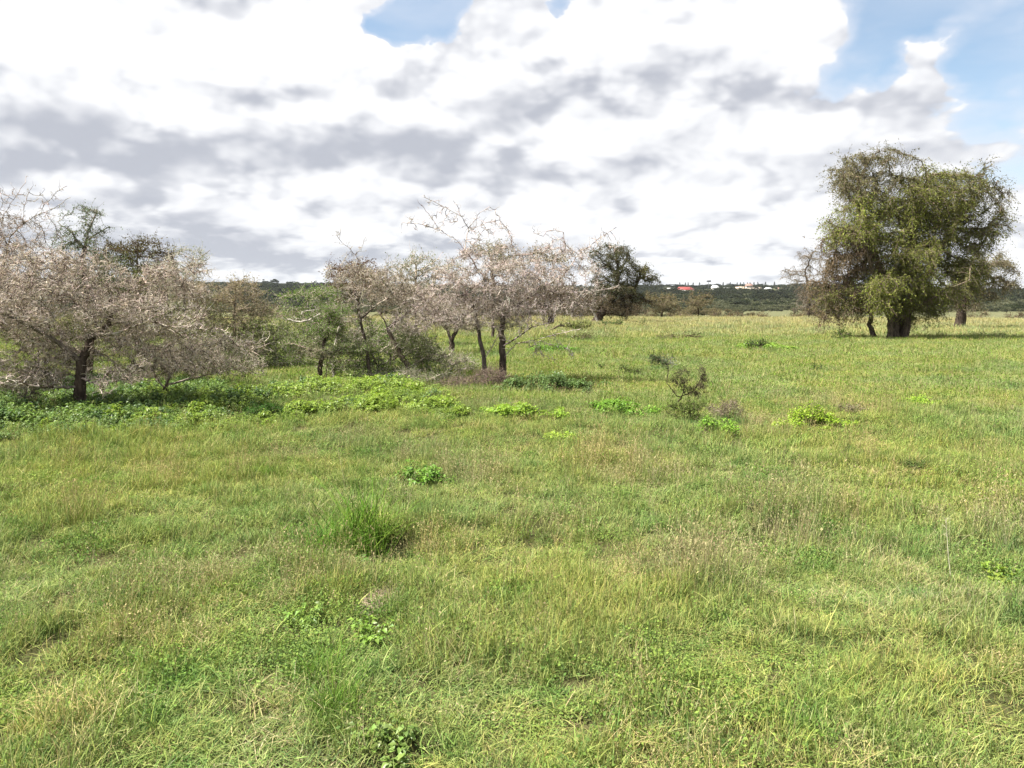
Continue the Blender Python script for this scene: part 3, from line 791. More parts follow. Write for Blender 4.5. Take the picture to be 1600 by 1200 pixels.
# the left thicket
tree('thorn_tree', 'wide low spreading grey thorn tree with one dark post like trunk, front left', 'tree', (124, 642),
     [(110, 470, 120, 50, 1.2, 0), (10, 490, 110, 80, 1.2, 0), (220, 480, 110, 50, 1.2, 0), (310, 520, 90, 44, 1.0, 1), (120, 555, 130, 36, .9, 0), (240, 570, 90, 34, .9, 0), (30, 590, 70, 26, .5, 1), (140, 405, 100, 26, .9, 0), (250, 425, 70, 30, .8, 0), (375, 540, 50, 24, .6, 1), (60, 420, 80, 40, .8, 0)],
     guides=[[(125, 644), (125, 600), (127, 560), (138, 525, .1), (165, 500, .1), (175, 480), (168, 462)], [(128, 560), (95, 520, -.3), (50, 490, -.5), (0, 470, -.7)], [(140, 520), (200, 515, -.4), (260, 495, -.6), (300, 505, -.6)],
             [(125, 600), (90, 595, -.5), (60, 580, -.8)], [(126, 585), (180, 592, -.5), (200, 605, -.8)], [(168, 465), (210, 440, .2), (250, 425, .3)], [(150, 505), (120, 450, .4), (100, 420, .6)], [(165, 490), (225, 520, .5), (290, 520, .9), (350, 540, .9)]],
     seed=61, clump=22, natt=2800, step=0.07, R0=0.085, leaf_cols=[(0.42, 0.36, 0.31), (0.27, 0.27, 0.15)], twig=(0.48, 0.41, 0.36), dark=.34, slim=.22, limb_tone=.4, ntw=3, ltw=0.19, rtw=0.0052, droop=0.0, flat=0.6,
     nleaf=3, sleaf=0.044, aspect=.18, thorns=1, fine=4.0, rtip=0.0048, depth=0.7, up=0.02, wig=.45)
tree('thorn_tree', 'tall bare grey thorn tree at the left edge, its branch tips against the cloud', 'tree', (-30, 612),
     [(0, 400, 80, 40, 1.3, 0), (-60, 420, 90, 60, 1, 0), (50, 430, 80, 40, 1.1, 0), (20, 480, 100, 50, 1.1, 0), (60, 380, 50, 22, .3, 0), (10, 360, 60, 20, .7, 1), (20, 320, 50, 26, .16, 0), (90, 320, 24, 14, .08, 0)],
     guides=[[(-30, 614), (-28, 560), (-20, 500), (-5, 440), (10, 400)], [(10, 405), (15, 370), (35, 350), (60, 335), (85, 325), (110, 308)], [(10, 380), (-5, 345), (5, 315), (0, 295)], [(35, 350), (38, 320), (45, 300)], [(60, 335), (75, 315), (88, 300), (105, 290)], [(-20, 500), (40, 450, .4), (90, 420, .6)], [(10, 330), (25, 305), (40, 285)]],
     seed=62, natt=1700, step=0.085, R0=0.10, leaf_cols=[(0.33, 0.27, 0.225), (0.16, 0.13, 0.075)], twig=(0.42, 0.355, 0.31), dark=.33, slim=.35, limb_tone=.35, ntw=3, ltw=0.24, rtw=0.0045, nleaf=3, sleaf=0.048, aspect=.18, thorns=1, fine=4.0, rtip=0.005, depth=0.7)
tree('small_acacia', 'feathery grey green tree top poking above the left thicket', 'tree', (140, 592),
     [(130, 340, 30, 22, .5, 0), (145, 370, 30, 26, 1, 0), (110, 385, 34, 24, .8, 0), (150, 430, 60, 40, 1, 0)],
     guides=[[(140, 594), (140, 540), (135, 470), (130, 400), (138, 360), (152, 325)], [(132, 390), (110, 360), (90, 345)], [(136, 375), (152, 362), (172, 352)]],
     seed=63, natt=900, step=0.11, R0=0.08, leaf_cols=[(0.13, 0.17, 0.095)], twig=(0.22, 0.20, 0.16), ntw=4, ltw=0.26, rtw=0.005, nleaf=7, sleaf=0.036, fine=4.0, rtip=0.006, flat=0.3)
back('dark olive brown dense crown on the skyline behind the left thicket', (215, 560), [(215, 385, 46, 16, 1.2, 0), (180, 395, 46, 22, 1, 0), (250, 395, 30, 22, .8, 0), (215, 430, 80, 34, 1.2, 1), (230, 480, 100, 50, 1.2, 1)], 64, [(0.10, 0.082, 0.038), (0.12, 0.13, 0.05)], tw=(0.12, 0.09, 0.07), name='thicket_tree', cat='tree', natt=1700, nleaf=9)
back('pale bare spiky tree at the right shoulder of the left thicket', (290, 580), [(300, 400, 34, 18, .5, 0), (275, 420, 36, 22, .8, 0), (280, 460, 50, 30, 1, 1)], 65, [(0.24, 0.25, 0.19), (0.20, 0.20, 0.11)], tw=(0.36, 0.34, 0.28), name='thicket_tree', cat='tree', natt=600, nleaf=4, ntw=4,
     guides=[[(290, 582), (290, 500), (285, 440), (305, 405), (328, 388)], [(287, 445), (270, 410), (262, 390)]])
back('brown humped thorn thicket sloping down right, beside the left group', (365, 575), [(370, 455, 44, 22, 1, 0), (320, 465, 60, 28, 1, 0), (395, 490, 44, 26, 1, 0), (340, 510, 60, 30, 1, 1), (400, 530, 40, 30, .9, 1), (360, 560, 70, 16, 1, 1)], 66, [(0.28, 0.235, 0.165), (0.24, 0.25, 0.13)], tw=(0.30, 0.25, 0.19), name='thicket_tree', cat='tree', natt=2200, nleaf=6)
tree('thorn_tree', 'greyish thorn tree on a thin forked stem, right half of the left thicket', 'tree', (262, 624),
     [(270, 560, 60, 22, 1, 0), (330, 570, 50, 18, .8, 1), (230, 585, 40, 14, .6, 0), (370, 565, 40, 18, .7, 1), (300, 540, 60, 20, 1, 0)],
     guides=[[(262, 626), (258, 605), (266, 585), (285, 560)], [(258, 606), (245, 590), (238, 575)], [(262, 600), (300, 590, .3), (350, 580, .5), (400, 590, .6)]],
     seed=67, natt=1300, step=0.065, R0=0.035, leaf_cols=[(0.24, 0.205, 0.16), (0.19, 0.21, 0.11)], twig=(0.40, 0.34, 0.29), dark=.33, slim=.5, ntw=3, ltw=0.17, rtw=0.0036, flat=0.3, nleaf=4, sleaf=0.024, thorns=1, fine=4.5, rtip=0.004)
tree('thorn_bush', 'small grey twiggy bush on thin stems in the bottom left herbs', 'bush', (36, 640),
     [(40, 595, 40, 26, 1, 0), (60, 580, 30, 16, .6, 0)], guides=[[(36, 645), (38, 620), (42, 600)], [(38, 642, .1), (40, 618, .1), (52, 600)]],
     seed=68, natt=600, step=0.055, R0=0.02, leaf_cols=[(0.20, 0.19, 0.13)], twig=(0.28, 0.24, 0.20), ntw=4, ltw=0.17, rtw=0.0034, nleaf=5, sleaf=0.022, fine=5.0, rtip=0.0036)
back('olive scrubby bush filling the thicket behind the post like trunk', (60, 600), [(60, 520, 110, 40, 1, 0), (170, 530, 100, 36, 1, 0), (0, 560, 60, 26, .5, 0)], 69, [(0.12, 0.13, 0.055)], tw=(0.22, 0.18, 0.14), natt=700, nleaf=6)
back('dark scrubby bush under the right side of the left thicket', (300, 604), [(280, 560, 90, 26, 1, 0), (370, 575, 50, 22, .7, 0)], 70, [(0.10, 0.13, 0.045)], tw=(0.22, 0.18, 0.14), natt=550, nleaf=6)

# the crooked black sapling in the open
tree('crooked_sapling', 'crooked black stemmed sapling with one dark leafy tuft, alone in the open grass', 'sapling', (1054, 640),
     [(1030, 557, 20, 10, 1, 0), (1045, 560, 10, 8, .8, 1), (1098, 582, 10, 16, .9, 2), (1085, 602, 18, 12, .8, 2), (1066, 584, 18, 12, .4, 2), (1060, 612, 14, 8, .15, 2)],
     guides=[[(1054, 642), (1055, 625), (1064, 617), (1068, 605), (1070, 590), (1060, 583), (1050, 588)], [(1070, 592), (1076, 580), (1074, 572)], [(1066, 612), (1080, 607), (1090, 596), (1098, 580), (1104, 568)],
             [(1058, 612), (1048, 600), (1042, 592), (1044, 575), (1044, 562), (1034, 556), (1020, 548)], [(1048, 558), (1052, 545)]],
     seed=71, natt=220, step=0.032, R0=0.012, bark=(0.04, 0.03, 0.022), leaf_cols=[(0.06, 0.10, 0.045), (0.28, 0.30, 0.26), (0.09, 0.085, 0.05)], twig=(0.14, 0.11, 0.08), ntw=3, ltw=0.12, rtw=0.0018, nleaf=4, sleaf=0.022, fine=1.8, rtip=0.0021, wig=.5)

# ------------------------------------------------------------------ herbs: broad leaved plants
def herb_geo(R, h, spread, col, leaf=0.07, nst=9, per=9, g=None, at=(0, 0, 0)):
    """one leafy plant: stems with whorls of folded, pointed leaves"""
    g = g or Geo(); at = np.array(at, float)
    for i in range(nst):
        a = R.random() * 6.283; sp = spread * math.sqrt(R.random())
        p0 = at + [math.cos(a) * sp * .4, math.sin(a) * sp * .4, -0.02]; p1 = at + [math.cos(a) * sp, math.sin(a) * sp, h * (0.55 + .5 * R.random()) * (1 - 0.45 * (sp / spread) ** 2)]
        sticks(g, [p0], [p1], 0.004, 0.002, np.array(col) * 0.7, n=3)
        m = per
        t = 0.35 + 0.65 * R.random(m) ** 0.7
        c = p0 + (p1 - p0) * t[:, None]
        an = R.random(m) * 6.283; el = R.uniform(-0.25, 0.75, m)
        d = np.stack([np.cos(an) * np.cos(el), np.sin(an) * np.cos(el), np.sin(el)], 1)
        s = unit(np.cross(d, np.array([0, 0, 1.0]) + R.normal(0, .3, (m, 3)))); L = leaf * (.6 + .7 * R.random((m, 1))); Wd = L * 0.30
        nrm = np.cross(s, d)
        b = c + d * L * .25; mid = c + d * L * .65 ; tip = c + d * L * 1.2 - np.array([0, 0, 1]) * L * .35
        v = np.stack([b, mid + s * Wd + nrm * Wd * .35, tip, mid - s * Wd + nrm * Wd * .35, mid], 1)
        base = np.arange(m)[:, None] * 5
        t3 = np.concatenate([base + [0, 1, 4], base + [1, 2, 4], base + [4, 2, 3], base + [0, 4, 3]])
        cc = np.array(col) * (0.7 + 0.6 * R.random((m, 1))) * (1 + R.normal(0, .05, (m, 3)))
        g.add(v.reshape(-1, 3), t=t3, c=np.repeat(cc, 5, 0))
    return g


def blades(g, R, n, rad, h, w, col, lean=0.5, curl=0.5, base_up=0.0, lev=4, tip=None, at=(0, 0)):
    """n grass blades as tapered bent ribbons"""
    a = R.random(n) * 6.283; rr = rad * np.sqrt(R.random(n))
    root = np.stack([np.cos(a) * rr + at[0], np.sin(a) * rr + at[1], R.random(n) * base_up - 0.015], 1)
    az = R.random(n) * 6.283; dh = np.stack([np.cos(az), np.sin(az), 0 * az], 1)
    L = h * (0.45 + 0.75 * R.random(n)); ln = lean * R.random(n) ** 1.3; cu = curl * R.random(n)
    sd = np.stack([-np.sin(az), np.cos(az), R.normal(0, .25, n)], 1)
    ts = np.linspace(0, 1, lev); pts = []
    for t in ts:
        x = L * (ln * t + cu * t * t * .8); z = L * (t * np.sqrt(np.maximum(1 - ln ** 2 * .6, .1)) - cu * t * t * .55)
        c = root + dh * x[:, None]; c[:, 2] += z
        wd = (w * (.6 + .7 * R.random(n))[:, None] if False else w) * max(0.12, (1 - t ** 1.6))
        pts.append(c + sd * wd * .5); pts.append(c - sd * wd * .5)
    v = np.stack(pts, 1); k = 2 * lev
    f = np.array([[2 * i, 2 * i + 1, 2 * i + 3, 2 * i + 2] for i in range(lev - 1)])
    q = (f[None] + (np.arange(n) * k)[:, None, None]).reshape(-1, 4)
    col = np.asarray(col, float)
    pick = col[R.integers(0, len(col), n)] if col.ndim == 2 else np.broadcast_to(col, (n, 3))
    cc = pick * ((0.55 + 0.85 * R.random((n, 1))) if lev > 3 else (0.80 + 0.42 * R.random((n, 1)))) * (1 + R.normal(0, .05, (n, 3)))
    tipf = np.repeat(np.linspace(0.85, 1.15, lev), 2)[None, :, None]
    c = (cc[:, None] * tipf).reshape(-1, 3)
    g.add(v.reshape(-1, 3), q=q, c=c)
    return root, dh, L, ln


GR = [(0.195, 0.250, 0.086), (0.230, 0.280, 0.098), (0.145, 0.210, 0.072), (0.275, 0.295, 0.128), (0.115, 0.180, 0.072)]
DRY = [(0.38, 0.34, 0.20), (0.44, 0.40, 0.26), (0.32, 0.29, 0.15)]
SEED = [(0.24, 0.20, 0.14), (0.30, 0.27, 0.17), (0.21, 0.21, 0.11)]


FAR = [(0.27, 0.30, 0.15), (0.24, 0.29, 0.13), (0.31, 0.32, 0.18), (0.20, 0.255, 0.11), (0.33, 0.31, 0.19)]


def sources():
    """tufts that the grass scatters; kept out of the scene itself"""
    R = np.random.default_rng(99); out = []
    def done(g): out.append(g)
    for i in range(4):      # 0-3 short messy creeping grass
        g = Geo(); blades(g, R, 62, 0.10, 0.062, 0.0040, GR, 1.15, 0.9, 0.07); blades(g, R, 18, 0.10, 0.10, 0.0036, GR[:4], .8, .6, 0.03)
        blades(g, R, 4, 0.09, 0.11, 0.0035, DRY, 1.0, .6, 0.03)
        done(g)
    for i in range(3):      # 4-6 upright fine grass
        g = Geo(); blades(g, R, 34, 0.08, 0.13, 0.0036, GR, .75, .6, 0.03); blades(g, R, 26, 0.09, 0.06, 0.0036, GR, 1.1, .9, 0.08); blades(g, R, 5, 0.07, 0.17, 0.0024, DRY + SEED, .5, .2); done(g)
    for i in range(3):      # 7-9 stemmy, seed heads
        g = Geo(); blades(g, R, 22, 0.07, 0.14, 0.0042, GR, .7, .6, 0.03)
        rt, dh, L, ln = blades(g, R, 16, 0.08, 0.27, 0.0019, SEED + DRY[:2], .45, .15)
        tipp = rt + dh * (L * ln)[:, None] * .95; tipp[:, 2] += L * np.sqrt(1 - ln ** 2 * .6) * .9
        for k in range(5):
            c = tipp + R.normal(0, .008, tipp.shape) + np.array([0, 0, -.014]) * k
            leaves(g, c, np.tile([0, 0, 1.0], (len(c), 1)), 0.014, np.array(SEED)[R.integers(0, 3, len(c))] * (.7 + .7 * R.random((len(c), 1))), R, mi=0, aspect=.35)
        done(g)
    for i in range(3):      # 10-12 small clover like broad leaves
        g = Geo(); blades(g, R, 22, 0.10, 0.09, 0.0045, GR, .9, .8, 0.04)
        m = 90; c = np.stack([R.normal(0, .06, m), R.normal(0, .06, m), R.uniform(.03, .085, m)], 1)
        an = R.random(m) * 6.283; d = np.stack([np.cos(an), np.sin(an), R.uniform(-.2, .5, m)], 1)
        leaves(g, c, d, 0.013, np.array([(0.14, 0.22, 0.06), (0.18, 0.26, 0.07), (0.11, 0.18, 0.06)])[R.integers(0, 3, m)], R, mi=0, aspect=.7); done(g)
    for i in range(2):      # 13-14 dry straw, lying
        g = Geo(); blades(g, R, 26, 0.10, 0.12, 0.0034, DRY, 1.2, .9, 0.04); blades(g, R, 14, 0.10, 0.12, 0.0042, GR, .8, .7, .02); done(g)
    for i in range(2):      # 15-16 lush dark tall tuft
        g = Geo(); blades(g, R, 90, 0.12, 0.30, 0.0058, [(0.085, 0.165, 0.03), (0.12, 0.20, 0.035)], .7, .8, 0.02); done(g)
    for i in range(4):      # 17-20 patches for the middle distance
        g = Geo(); blades(g, R, 150, 0.30, 0.115, 0.0080, GR + FAR[:3], 1.0, .7, 0.03, lev=3); blades(g, R, 26, 0.30, 0.17, 0.0050, DRY + SEED, .5, .2, lev=3)
        m = 20; c = np.stack([R.normal(0, .13, m), R.normal(0, .13, m), R.uniform(.05, .12, m)], 1)
        leaves(g, c, R.normal(0, 1, (m, 3)), 0.03, np.array([(0.13, 0.21, 0.045)] * m), R, mi=0, aspect=.7); done(g)
    for i in range(3):      # 21-23 patches for the far field
        g = Geo(); blades(g, R, 170, 0.85, 0.20, 0.026, FAR, .7, .5, 0.02, lev=3); blades(g, R, 40, 0.85, 0.26, 0.016, DRY + SEED, .5, .2, lev=3); done(g)
    for i in range(2):      # 24-25 dry pale patches for the very edge of the field
        g = Geo(); blades(g, R, 150, 0.85, 0.24, 0.026, [(0.32, 0.30, 0.18), (0.27, 0.27, 0.14), (0.38, 0.345, 0.23)], .6, .5, 0.02, lev=3); done(g)
    return out


def scatter(name, label, kind, pos, rot, scl, idx, sources_, mats, cat=None):
    """points -> instances, one object"""
    col = bpy.data.collections.new(name + '_sources')
    for i, g in enumerate(sources_):
        o = bpy.data.objects.new('%s_source_%02d' % (name, i), g.mesh('%s_source_%02d' % (name, i), mats)); col.objects.link(o)
    me = bpy.data.meshes.new(name); me.vertices.add(len(pos)); me.vertices.foreach_set('co', np.asarray(pos, F32).ravel())
    a = me.attributes.new('rot', 'FLOAT_VECTOR', 'POINT'); a.data.foreach_set('vector', np.asarray(rot, F32).ravel())
    a = me.attributes.new('scl', 'FLOAT_VECTOR', 'POINT'); a.data.foreach_set('vector', np.asarray(scl, F32).ravel())
    a = me.attributes.new('idx', 'INT', 'POINT'); a.data.foreach_set('value', np.asarray(idx, np.int32))
    o = link(bpy.data.objects.new(name, me))
    for m in (mats if isinstance(mats, list) else [mats]): me.materials.append(m)
    ng = bpy.data.node_groups.new(name, 'GeometryNodeTree')
    ng.interface.new_socket('Geometry', in_out='INPUT', socket_type='NodeSocketGeometry'); ng.interface.new_socket('Geometry', in_out='OUTPUT', socket_type='NodeSocketGeometry')
    nn = ng.nodes; lk = ng.links
    gi = nn.new('NodeGroupInput'); go = nn.new('NodeGroupOutput')
    ci = nn.new('GeometryNodeCollectionInfo'); ci.inputs['Collection'].default_value = col
    ci.inputs['Separate Children'].default_value = True; ci.inputs['Reset Children'].default_value = True
    ip = nn.new('GeometryNodeInstanceOnPoints'); ip.inputs['Pick Instance'].default_value = True
    def na(nm, tp):
        n = nn.new('GeometryNodeInputNamedAttribute'); n.data_type = tp; n.inputs[0].default_value = nm; return n.outputs['Attribute']
    lk.new(gi.outputs[0], ip.inputs['Points']); lk.new(ci.outputs[0], ip.inputs['Instance'])
    lk.new(na('idx', 'INT'), ip.inputs['Instance Index']); er = nn.new('FunctionNodeEulerToRotation'); lk.new(na('rot', 'FLOAT_VECTOR'), er.inputs[0])
    lk.new(er.outputs[0], ip.inputs['Rotation']); lk.new(na('scl', 'FLOAT_VECTOR'), ip.inputs['Scale']); lk.new(ip.outputs[0], go.inputs[0])
    md = o.modifiers.new('scatter', 'NODES'); md.node_group = ng
    return tag(o, label, cat, kind=kind)


def circ(px, py, rpx, ratio=None):
    """ground spot from a photo point: centre and radii in metres"""
    c = ground_pt(px, py); rx = rpx * c[1] / FPX; return c[0], c[1], rx, rx * 1.0


# spots of a growth of their own: centre (photo), radius in photo px, kind
SPOTS = [((1240, 825), 95, 'seed'), ((1080, 895), 110, 'seed'), ((950, 725), 70, 'seed'), ((850, 825), 70, 'seed'), ((1180, 660), 40, 'seed'), ((690, 860), 60, 'seed'), ((1320, 640), 50, 'seed'),
         ((1000, 740), 60, 'seed'), ((780, 780), 90, 'up'), ((640, 820), 80, 'up'), ((552, 862), 46, 'lush'), ((580, 840), 26, 'lush'), ((612, 832), 26, 'seed'), ((480, 1010), 130, 'clover'), ((620, 770), 60, 'up'), ((300, 770), 120, 'up'),
         ((950, 970), 130, 'up'), ((500, 1100), 90, 'lush0'), ((1050, 1080), 100, 'clover'), ((200, 960), 60, 'seed'), ((1560, 900), 60, 'clover'), ((100, 700), 120, 'up'), ((860, 740), 70, 'up'),
         ((120, 1150), 90, 'straw'), ((590, 945), 24, 'straw'), ((420, 1110), 60, 'straw'), ((1320, 1180), 50, 'straw'), ((1130, 940), 60, 'up'), ((1380, 960), 110, 'straw0'), ((730, 740), 50, 'seed'), ((420, 740), 40, 'lush0')]
# herb beds (photo centre, radii in px) where the grass gives way
HERB = [((60, 640), 130), ((200, 650), 90), ((330, 640), 80), ((440, 620), 60), ((560, 610), 90), ((640, 625), 60), ((390, 660), 40), ((250, 615), 100), ((60, 670), 110), ((180, 668), 100), ((310, 665), 80), ((560, 640), 60), ((680, 650), 50), ((90, 610), 120), ((480, 650), 40)]


def in_spots(x, y, px, py, r):
    cx, cy, rx, ry = circ(px, py, r); return ((x - cx) / rx) ** 2 + ((y - cy) / (ry * 1.3)) ** 2


def build_grass():
    R = np.random.default_rng(5)
    P = []; I = []; S = []
    def band(y0, y1, dens, side=2.5):
        area = 0.5 * ((0.72 * y0 + side) + (0.72 * y1 + side)) * 2 * (y1 - y0); n = int(area * dens)
        y = np.sqrt(R.random(n * 2) * (y1 ** 2 - y0 ** 2) + y0 ** 2); hw = 0.72 * y + side
        x = (R.random(n * 2) * 2 - 1) * (0.72 * y1 + side); k = np.abs(x) < hw; return x[k][:n], y[k][:n]
    for y0, y1, dens in ((1.6, 5.0, 330), (5.0, 9.0, 190), (9.0, 15.0, 95)):
        x, y = band(y0, y1, dens); n = len(x)
        f = fbm(x / .9, y / .9, 31); f2 = fbm(x / 1.6 + 9, y / 1.6, 33); u = R.random(n)
        idx = R.integers(0, 4, n)
        sel = (u < 0.22 + (f > .55) * .4); idx[sel] = R.integers(4, 7, sel.sum())
        sel = (R.random(n) < 0.03 + (f2 > .64) * .18); idx[sel] = R.integers(7, 10, sel.sum())
        sel = (R.random(n) < 0.07 + (fbm(x / .5, y / .5, 37) > .64) * .4); idx[sel] = R.integers(10, 13, sel.sum())
        sel = (R.random(n) < 0.035 + (fbm(x / .6, y / .6, 41) > .68) * .4); idx[sel] = R.integers(13, 15, sel.sum())
        sc = R.uniform(.7, 1.2, n) * (.88 if y0 < 5 else 1 if y0 < 9 else 1.15) * (0.85 + 0.45 * fbm(x / 1.3, y / 1.3, 47))
        for (c, r, kd) in SPOTS:
            w = in_spots(x, y, c[0], c[1], r); s = (R.random(n) < np.exp(-w * 1.2) * (.55 if kd == 'seed' else .85 if kd[-1] != '0' else .35)) & (w < 2)
            lo, hi = {'seed': (7, 10), 'up': (4, 7), 'lush': (15, 17), 'clover': (10, 13), 'straw': (13, 15), 'lush0': (15, 17), 'straw0': (13, 15)}[kd]
            idx[s] = R.integers(lo, hi, s.sum())
            if kd == 'lush': sc[s] *= 1.05
            if kd == 'lush0': sc[s] *= .55
            if kd in ('seed', 'up'): sc[s] *= 1.15
        P.append(np.stack([x, y], 1)); I.append(idx); S.append(sc)
    for y0, y1, dens, sm, lo, hi in ((13.5, 24, 26, 1.0, 17, 21), (24, 48, 9, 1.25, 17, 21), (42, 80, 3.2, 1.0, 21, 24), (80, 128, 2.2, 1.1, 21, 24)):
        x, y = band(y0, y1, dens); n = len(x); idx = R.integers(lo, hi, n)
        if y0 >= 42:
            s = R.random(n) < np.clip((y - 58) / 24, 0, .95) * (0.6 + .6 * fbm(x / 9, y / 9, 71)); idx[s] = R.integers(24, 26, s.sum())
        sc = R.uniform(.7, 1.2, n) * sm * (0.8 + 0.5 * fbm(x / 3, y / 3, 51)); P.append(np.stack([x, y], 1)); I.append(idx); S.append(sc)
    P = np.concatenate(P); I = np.concatenate(I); S = np.concatenate(S); x, y = P.T
    keep = (fbm(x / .28, y / .28, 67, 2) > .24) | (y > 16)
    for (c, r) in HERB: keep &= ~((in_spots(x, y, c[0], c[1], r) < .8) & (R.random(len(x)) < .5))
    for (c, r) in (((590, 950), 20), ((604, 860), 30), ((628, 846), 18), ((1248, 842), 12), ((865, 845), 10), ((714, 746), 12), ((1083, 910), 10), ((1548, 920), 12), ((292, 980), 14), ((162, 1066), 14), ((1350, 1188), 16)): keep &= ~((in_spots(x, y, c[0], c[1], r) < 1) & (R.random(len(x)) < .8))
    for (a, b, rx, ry) in CLEAR: keep &= ~((((x - a) / rx) ** 2 + ((y - b) / ry) ** 2 < 1.1) & (R.random(len(x)) < .75))
    x = x[keep]; y = y[keep]; I = I[keep]; S = S[keep]; n = len(x)
    z = height(x, y)
    rot = np.stack([R.normal(0, .12, n), R.normal(0, .12, n), R.random(n) * 6.283], 1)
    tus = fbm(x / .32, y / .32, 61, 2); tus2 = fbm(x / .9, y / .9, 63, 2); zf = np.clip(0.62 + 1.5 * (tus - .38) + 1.0 * (tus2 - .45), .4, 1.5)
    scl = np.stack([S, S, S * zf * R.uniform(.8, 1.25, n)], 1)
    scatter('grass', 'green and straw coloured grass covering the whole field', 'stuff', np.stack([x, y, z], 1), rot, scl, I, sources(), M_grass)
    print('grass tufts', n)


LIME = (0.225, 0.31, 0.05); HGREEN = (0.15, 0.225, 0.055); HDARK = (0.09, 0.15, 0.05); YEL = (0.27, 0.36, 0.035)


def build_herbs():
    R = np.random.default_rng(8); src = []
    for col in (LIME, (0.20, 0.27, 0.06), HGREEN, (0.13, 0.19, 0.05), HDARK): src.append(herb_geo(R, 0.30, 0.24, np.array(col) * R.uniform(.8, 1.1), R.uniform(.035, .060), 20, 19))
    pos = []; idx = []; sc = []
    for (c, r) in HERB:
        cx, cy, rx, ry = circ(c[0], c[1], r); n = int(30 * rx * rx * 3.1 * 1.2)
        u = unit(R.normal(0, 1, (n, 2))) * np.sqrt(R.random((n, 1))); x = cx + u[:, 0] * rx; y = cy + u[:, 1] * rx * 1.2
        y = np.maximum(y, np.interp(x, [-7, -4.2, -3, -1], [9.6, 10.0, 10.8, 11.2]) + 0.8 * fbm(x * 1.5, x * 0, 5) + R.random(n) * .6)
        lime = np.clip((x + 5.6) / 1.6, 0, 1); v = R.random(n)
        k = np.where(v < lime * .85 + .1, R.integers(0, 2, n), np.where(R.random(n) < .7, R.integers(2, 4, n), 4))
        keep = fbm(x / .7, y / .7, 77) > 0.24
        edge_ = np.clip((y - np.interp(x, [-7, -4.2, -3, -1], [10.3, 10.7, 11.4, 11.8])) / 1.6, .35, 1); keep &= R.random(n) < edge_ + .15
        pos.append(np.stack([x, y, height(x, y)], 1)[keep]); idx.append(k[keep]); sc.append((R.uniform(.6, 1.1, n) * (0.7 + .6 * fbm(x / 1.1, y / 1.1, 79)) * np.clip(edge_ + .25, 0, 1))[keep])
    pos = np.concatenate(pos); n = len(pos); s = np.concatenate(sc)
    scatter('ground_cover', 'bright green broad leaved herbs carpeting the ground under the left thorn trees', 'stuff', pos,
            np.stack([R.normal(0, .1, n), R.normal(0, .1, n), R.random(n) * 6.283], 1), np.stack([s, s, s], 1), np.concatenate(idx), src, M_herb)
    print('herbs', n)


build_herbs()


CLEAR = []


def patch(label, px, py, rpx, ratio, h, col, seed, name='herb_patch', cat='herbs', dens=26, leaf=0.06, grp='separate herb patches in the grass', per=11, nst=12):
    R = np.random.default_rng(seed); c = ground_pt(px, py); rx = rpx * c[1] / FPX; g = Geo()
    root = np.array([c[0], c[1], float(height(c[0], c[1]))])
    e = empty(name, root, label, cat, grp)
    n = max(4, int(dens * rx * rx * ratio * 3.1)); CLEAR.append((c[0], c[1], rx, rx * ratio))
    for i in range(n):
        u = R.normal(0, .55, 2); u = u * min(1, 1.5 / (np.linalg.norm(u) + .01)); x = c[0] + u[0] * rx; y = c[1] + u[1] * rx * ratio
        hh = h * 1.45 * R.uniform(.6, 1.1) * max(.35, 1 - .5 * (u @ u))
        herb_geo(R, hh, 0.12 + .04 * R.random(), np.array(col) * R.uniform(.8, 1.2), leaf, nst, per, g, (x, y, float(height(x, y))))
    g.build('foliage', M_herb, e)


patch('yellow green leafy herb clump just right of the two stemmed tree foot', 822, 648, 52, .8, .24, (0.22, 0.33, 0.04), 201)
patch('green leafy herb clump midway between the two stems and the crooked sapling', 968, 642, 56, .8, .24, (0.15, 0.27, 0.035), 202)
patch('bright green leafy plant at the foot of the crooked sapling', 1116, 672, 36, .9, .24, (0.17, 0.30, 0.035), 203)
patch('low yellow green cushion of round leaved herbs alone in the right grass', 1256, 660, 46, .7, .26, (0.26, 0.38, 0.035), 204, leaf=.045, dens=60)
patch('flat lime green herb streak, rightmost of the herb patches', 1434, 634, 36, .7, .2, (0.24, 0.36, 0.04), 205, leaf=.05)
patch('green broad leaved plant in the near middle grass', 655, 748, 44, .9, .17, (0.13, 0.24, 0.035), 206, leaf=.05)
patch('small yellow green herb spot below the two stemmed tree', 880, 680, 24, .8, .12, (0.26, 0.36, 0.045), 207, leaf=.05)
patch('herbs right of the two stems, coloured bluish green for the tree shade', 850, 608, 72, 1.2, .32, (0.115, 0.175, 0.055), 208, dens=16)  # duller leaf colour paints in the tree's shadow here
patch('lime green herb clump in front of the leaning pale trunk', 680, 640, 40, .8, .25, LIME, 209)
patch('green herbs far out beyond the dark leafy tuft of the sapling', 868, 552, 40, 1.2, .32, (0.14, 0.25, 0.04), 210, dens=10, leaf=.09)
patch('low lime green herbs around the small dark shrub in the far grass', 1190, 546, 52, 1.2, .24, (0.20, 0.31, 0.05), 211, dens=6, leaf=.1)
patch('upright yellow green shoot at the bottom edge of the picture', 610, 1175, 26, .9, .08, (0.16, 0.235, 0.05), 212, leaf=.035, dens=90, nst=5)
patch('dark leafed weed under the middle foreground tuft', 560, 880, 22, .9, .10, (0.10, 0.20, 0.035), 213, leaf=.04, dens=50, nst=6)
patch('yellow green weed at the right edge of the foreground', 1560, 905, 34, .9, .10, (0.20, 0.28, 0.04), 214, leaf=.045, dens=40, nst=6)
patch('small bright weed in the left foreground grass', 575, 1005, 26, .9, .08, (0.17, 0.28, 0.04), 215, leaf=.035, dens=60, nst=5)
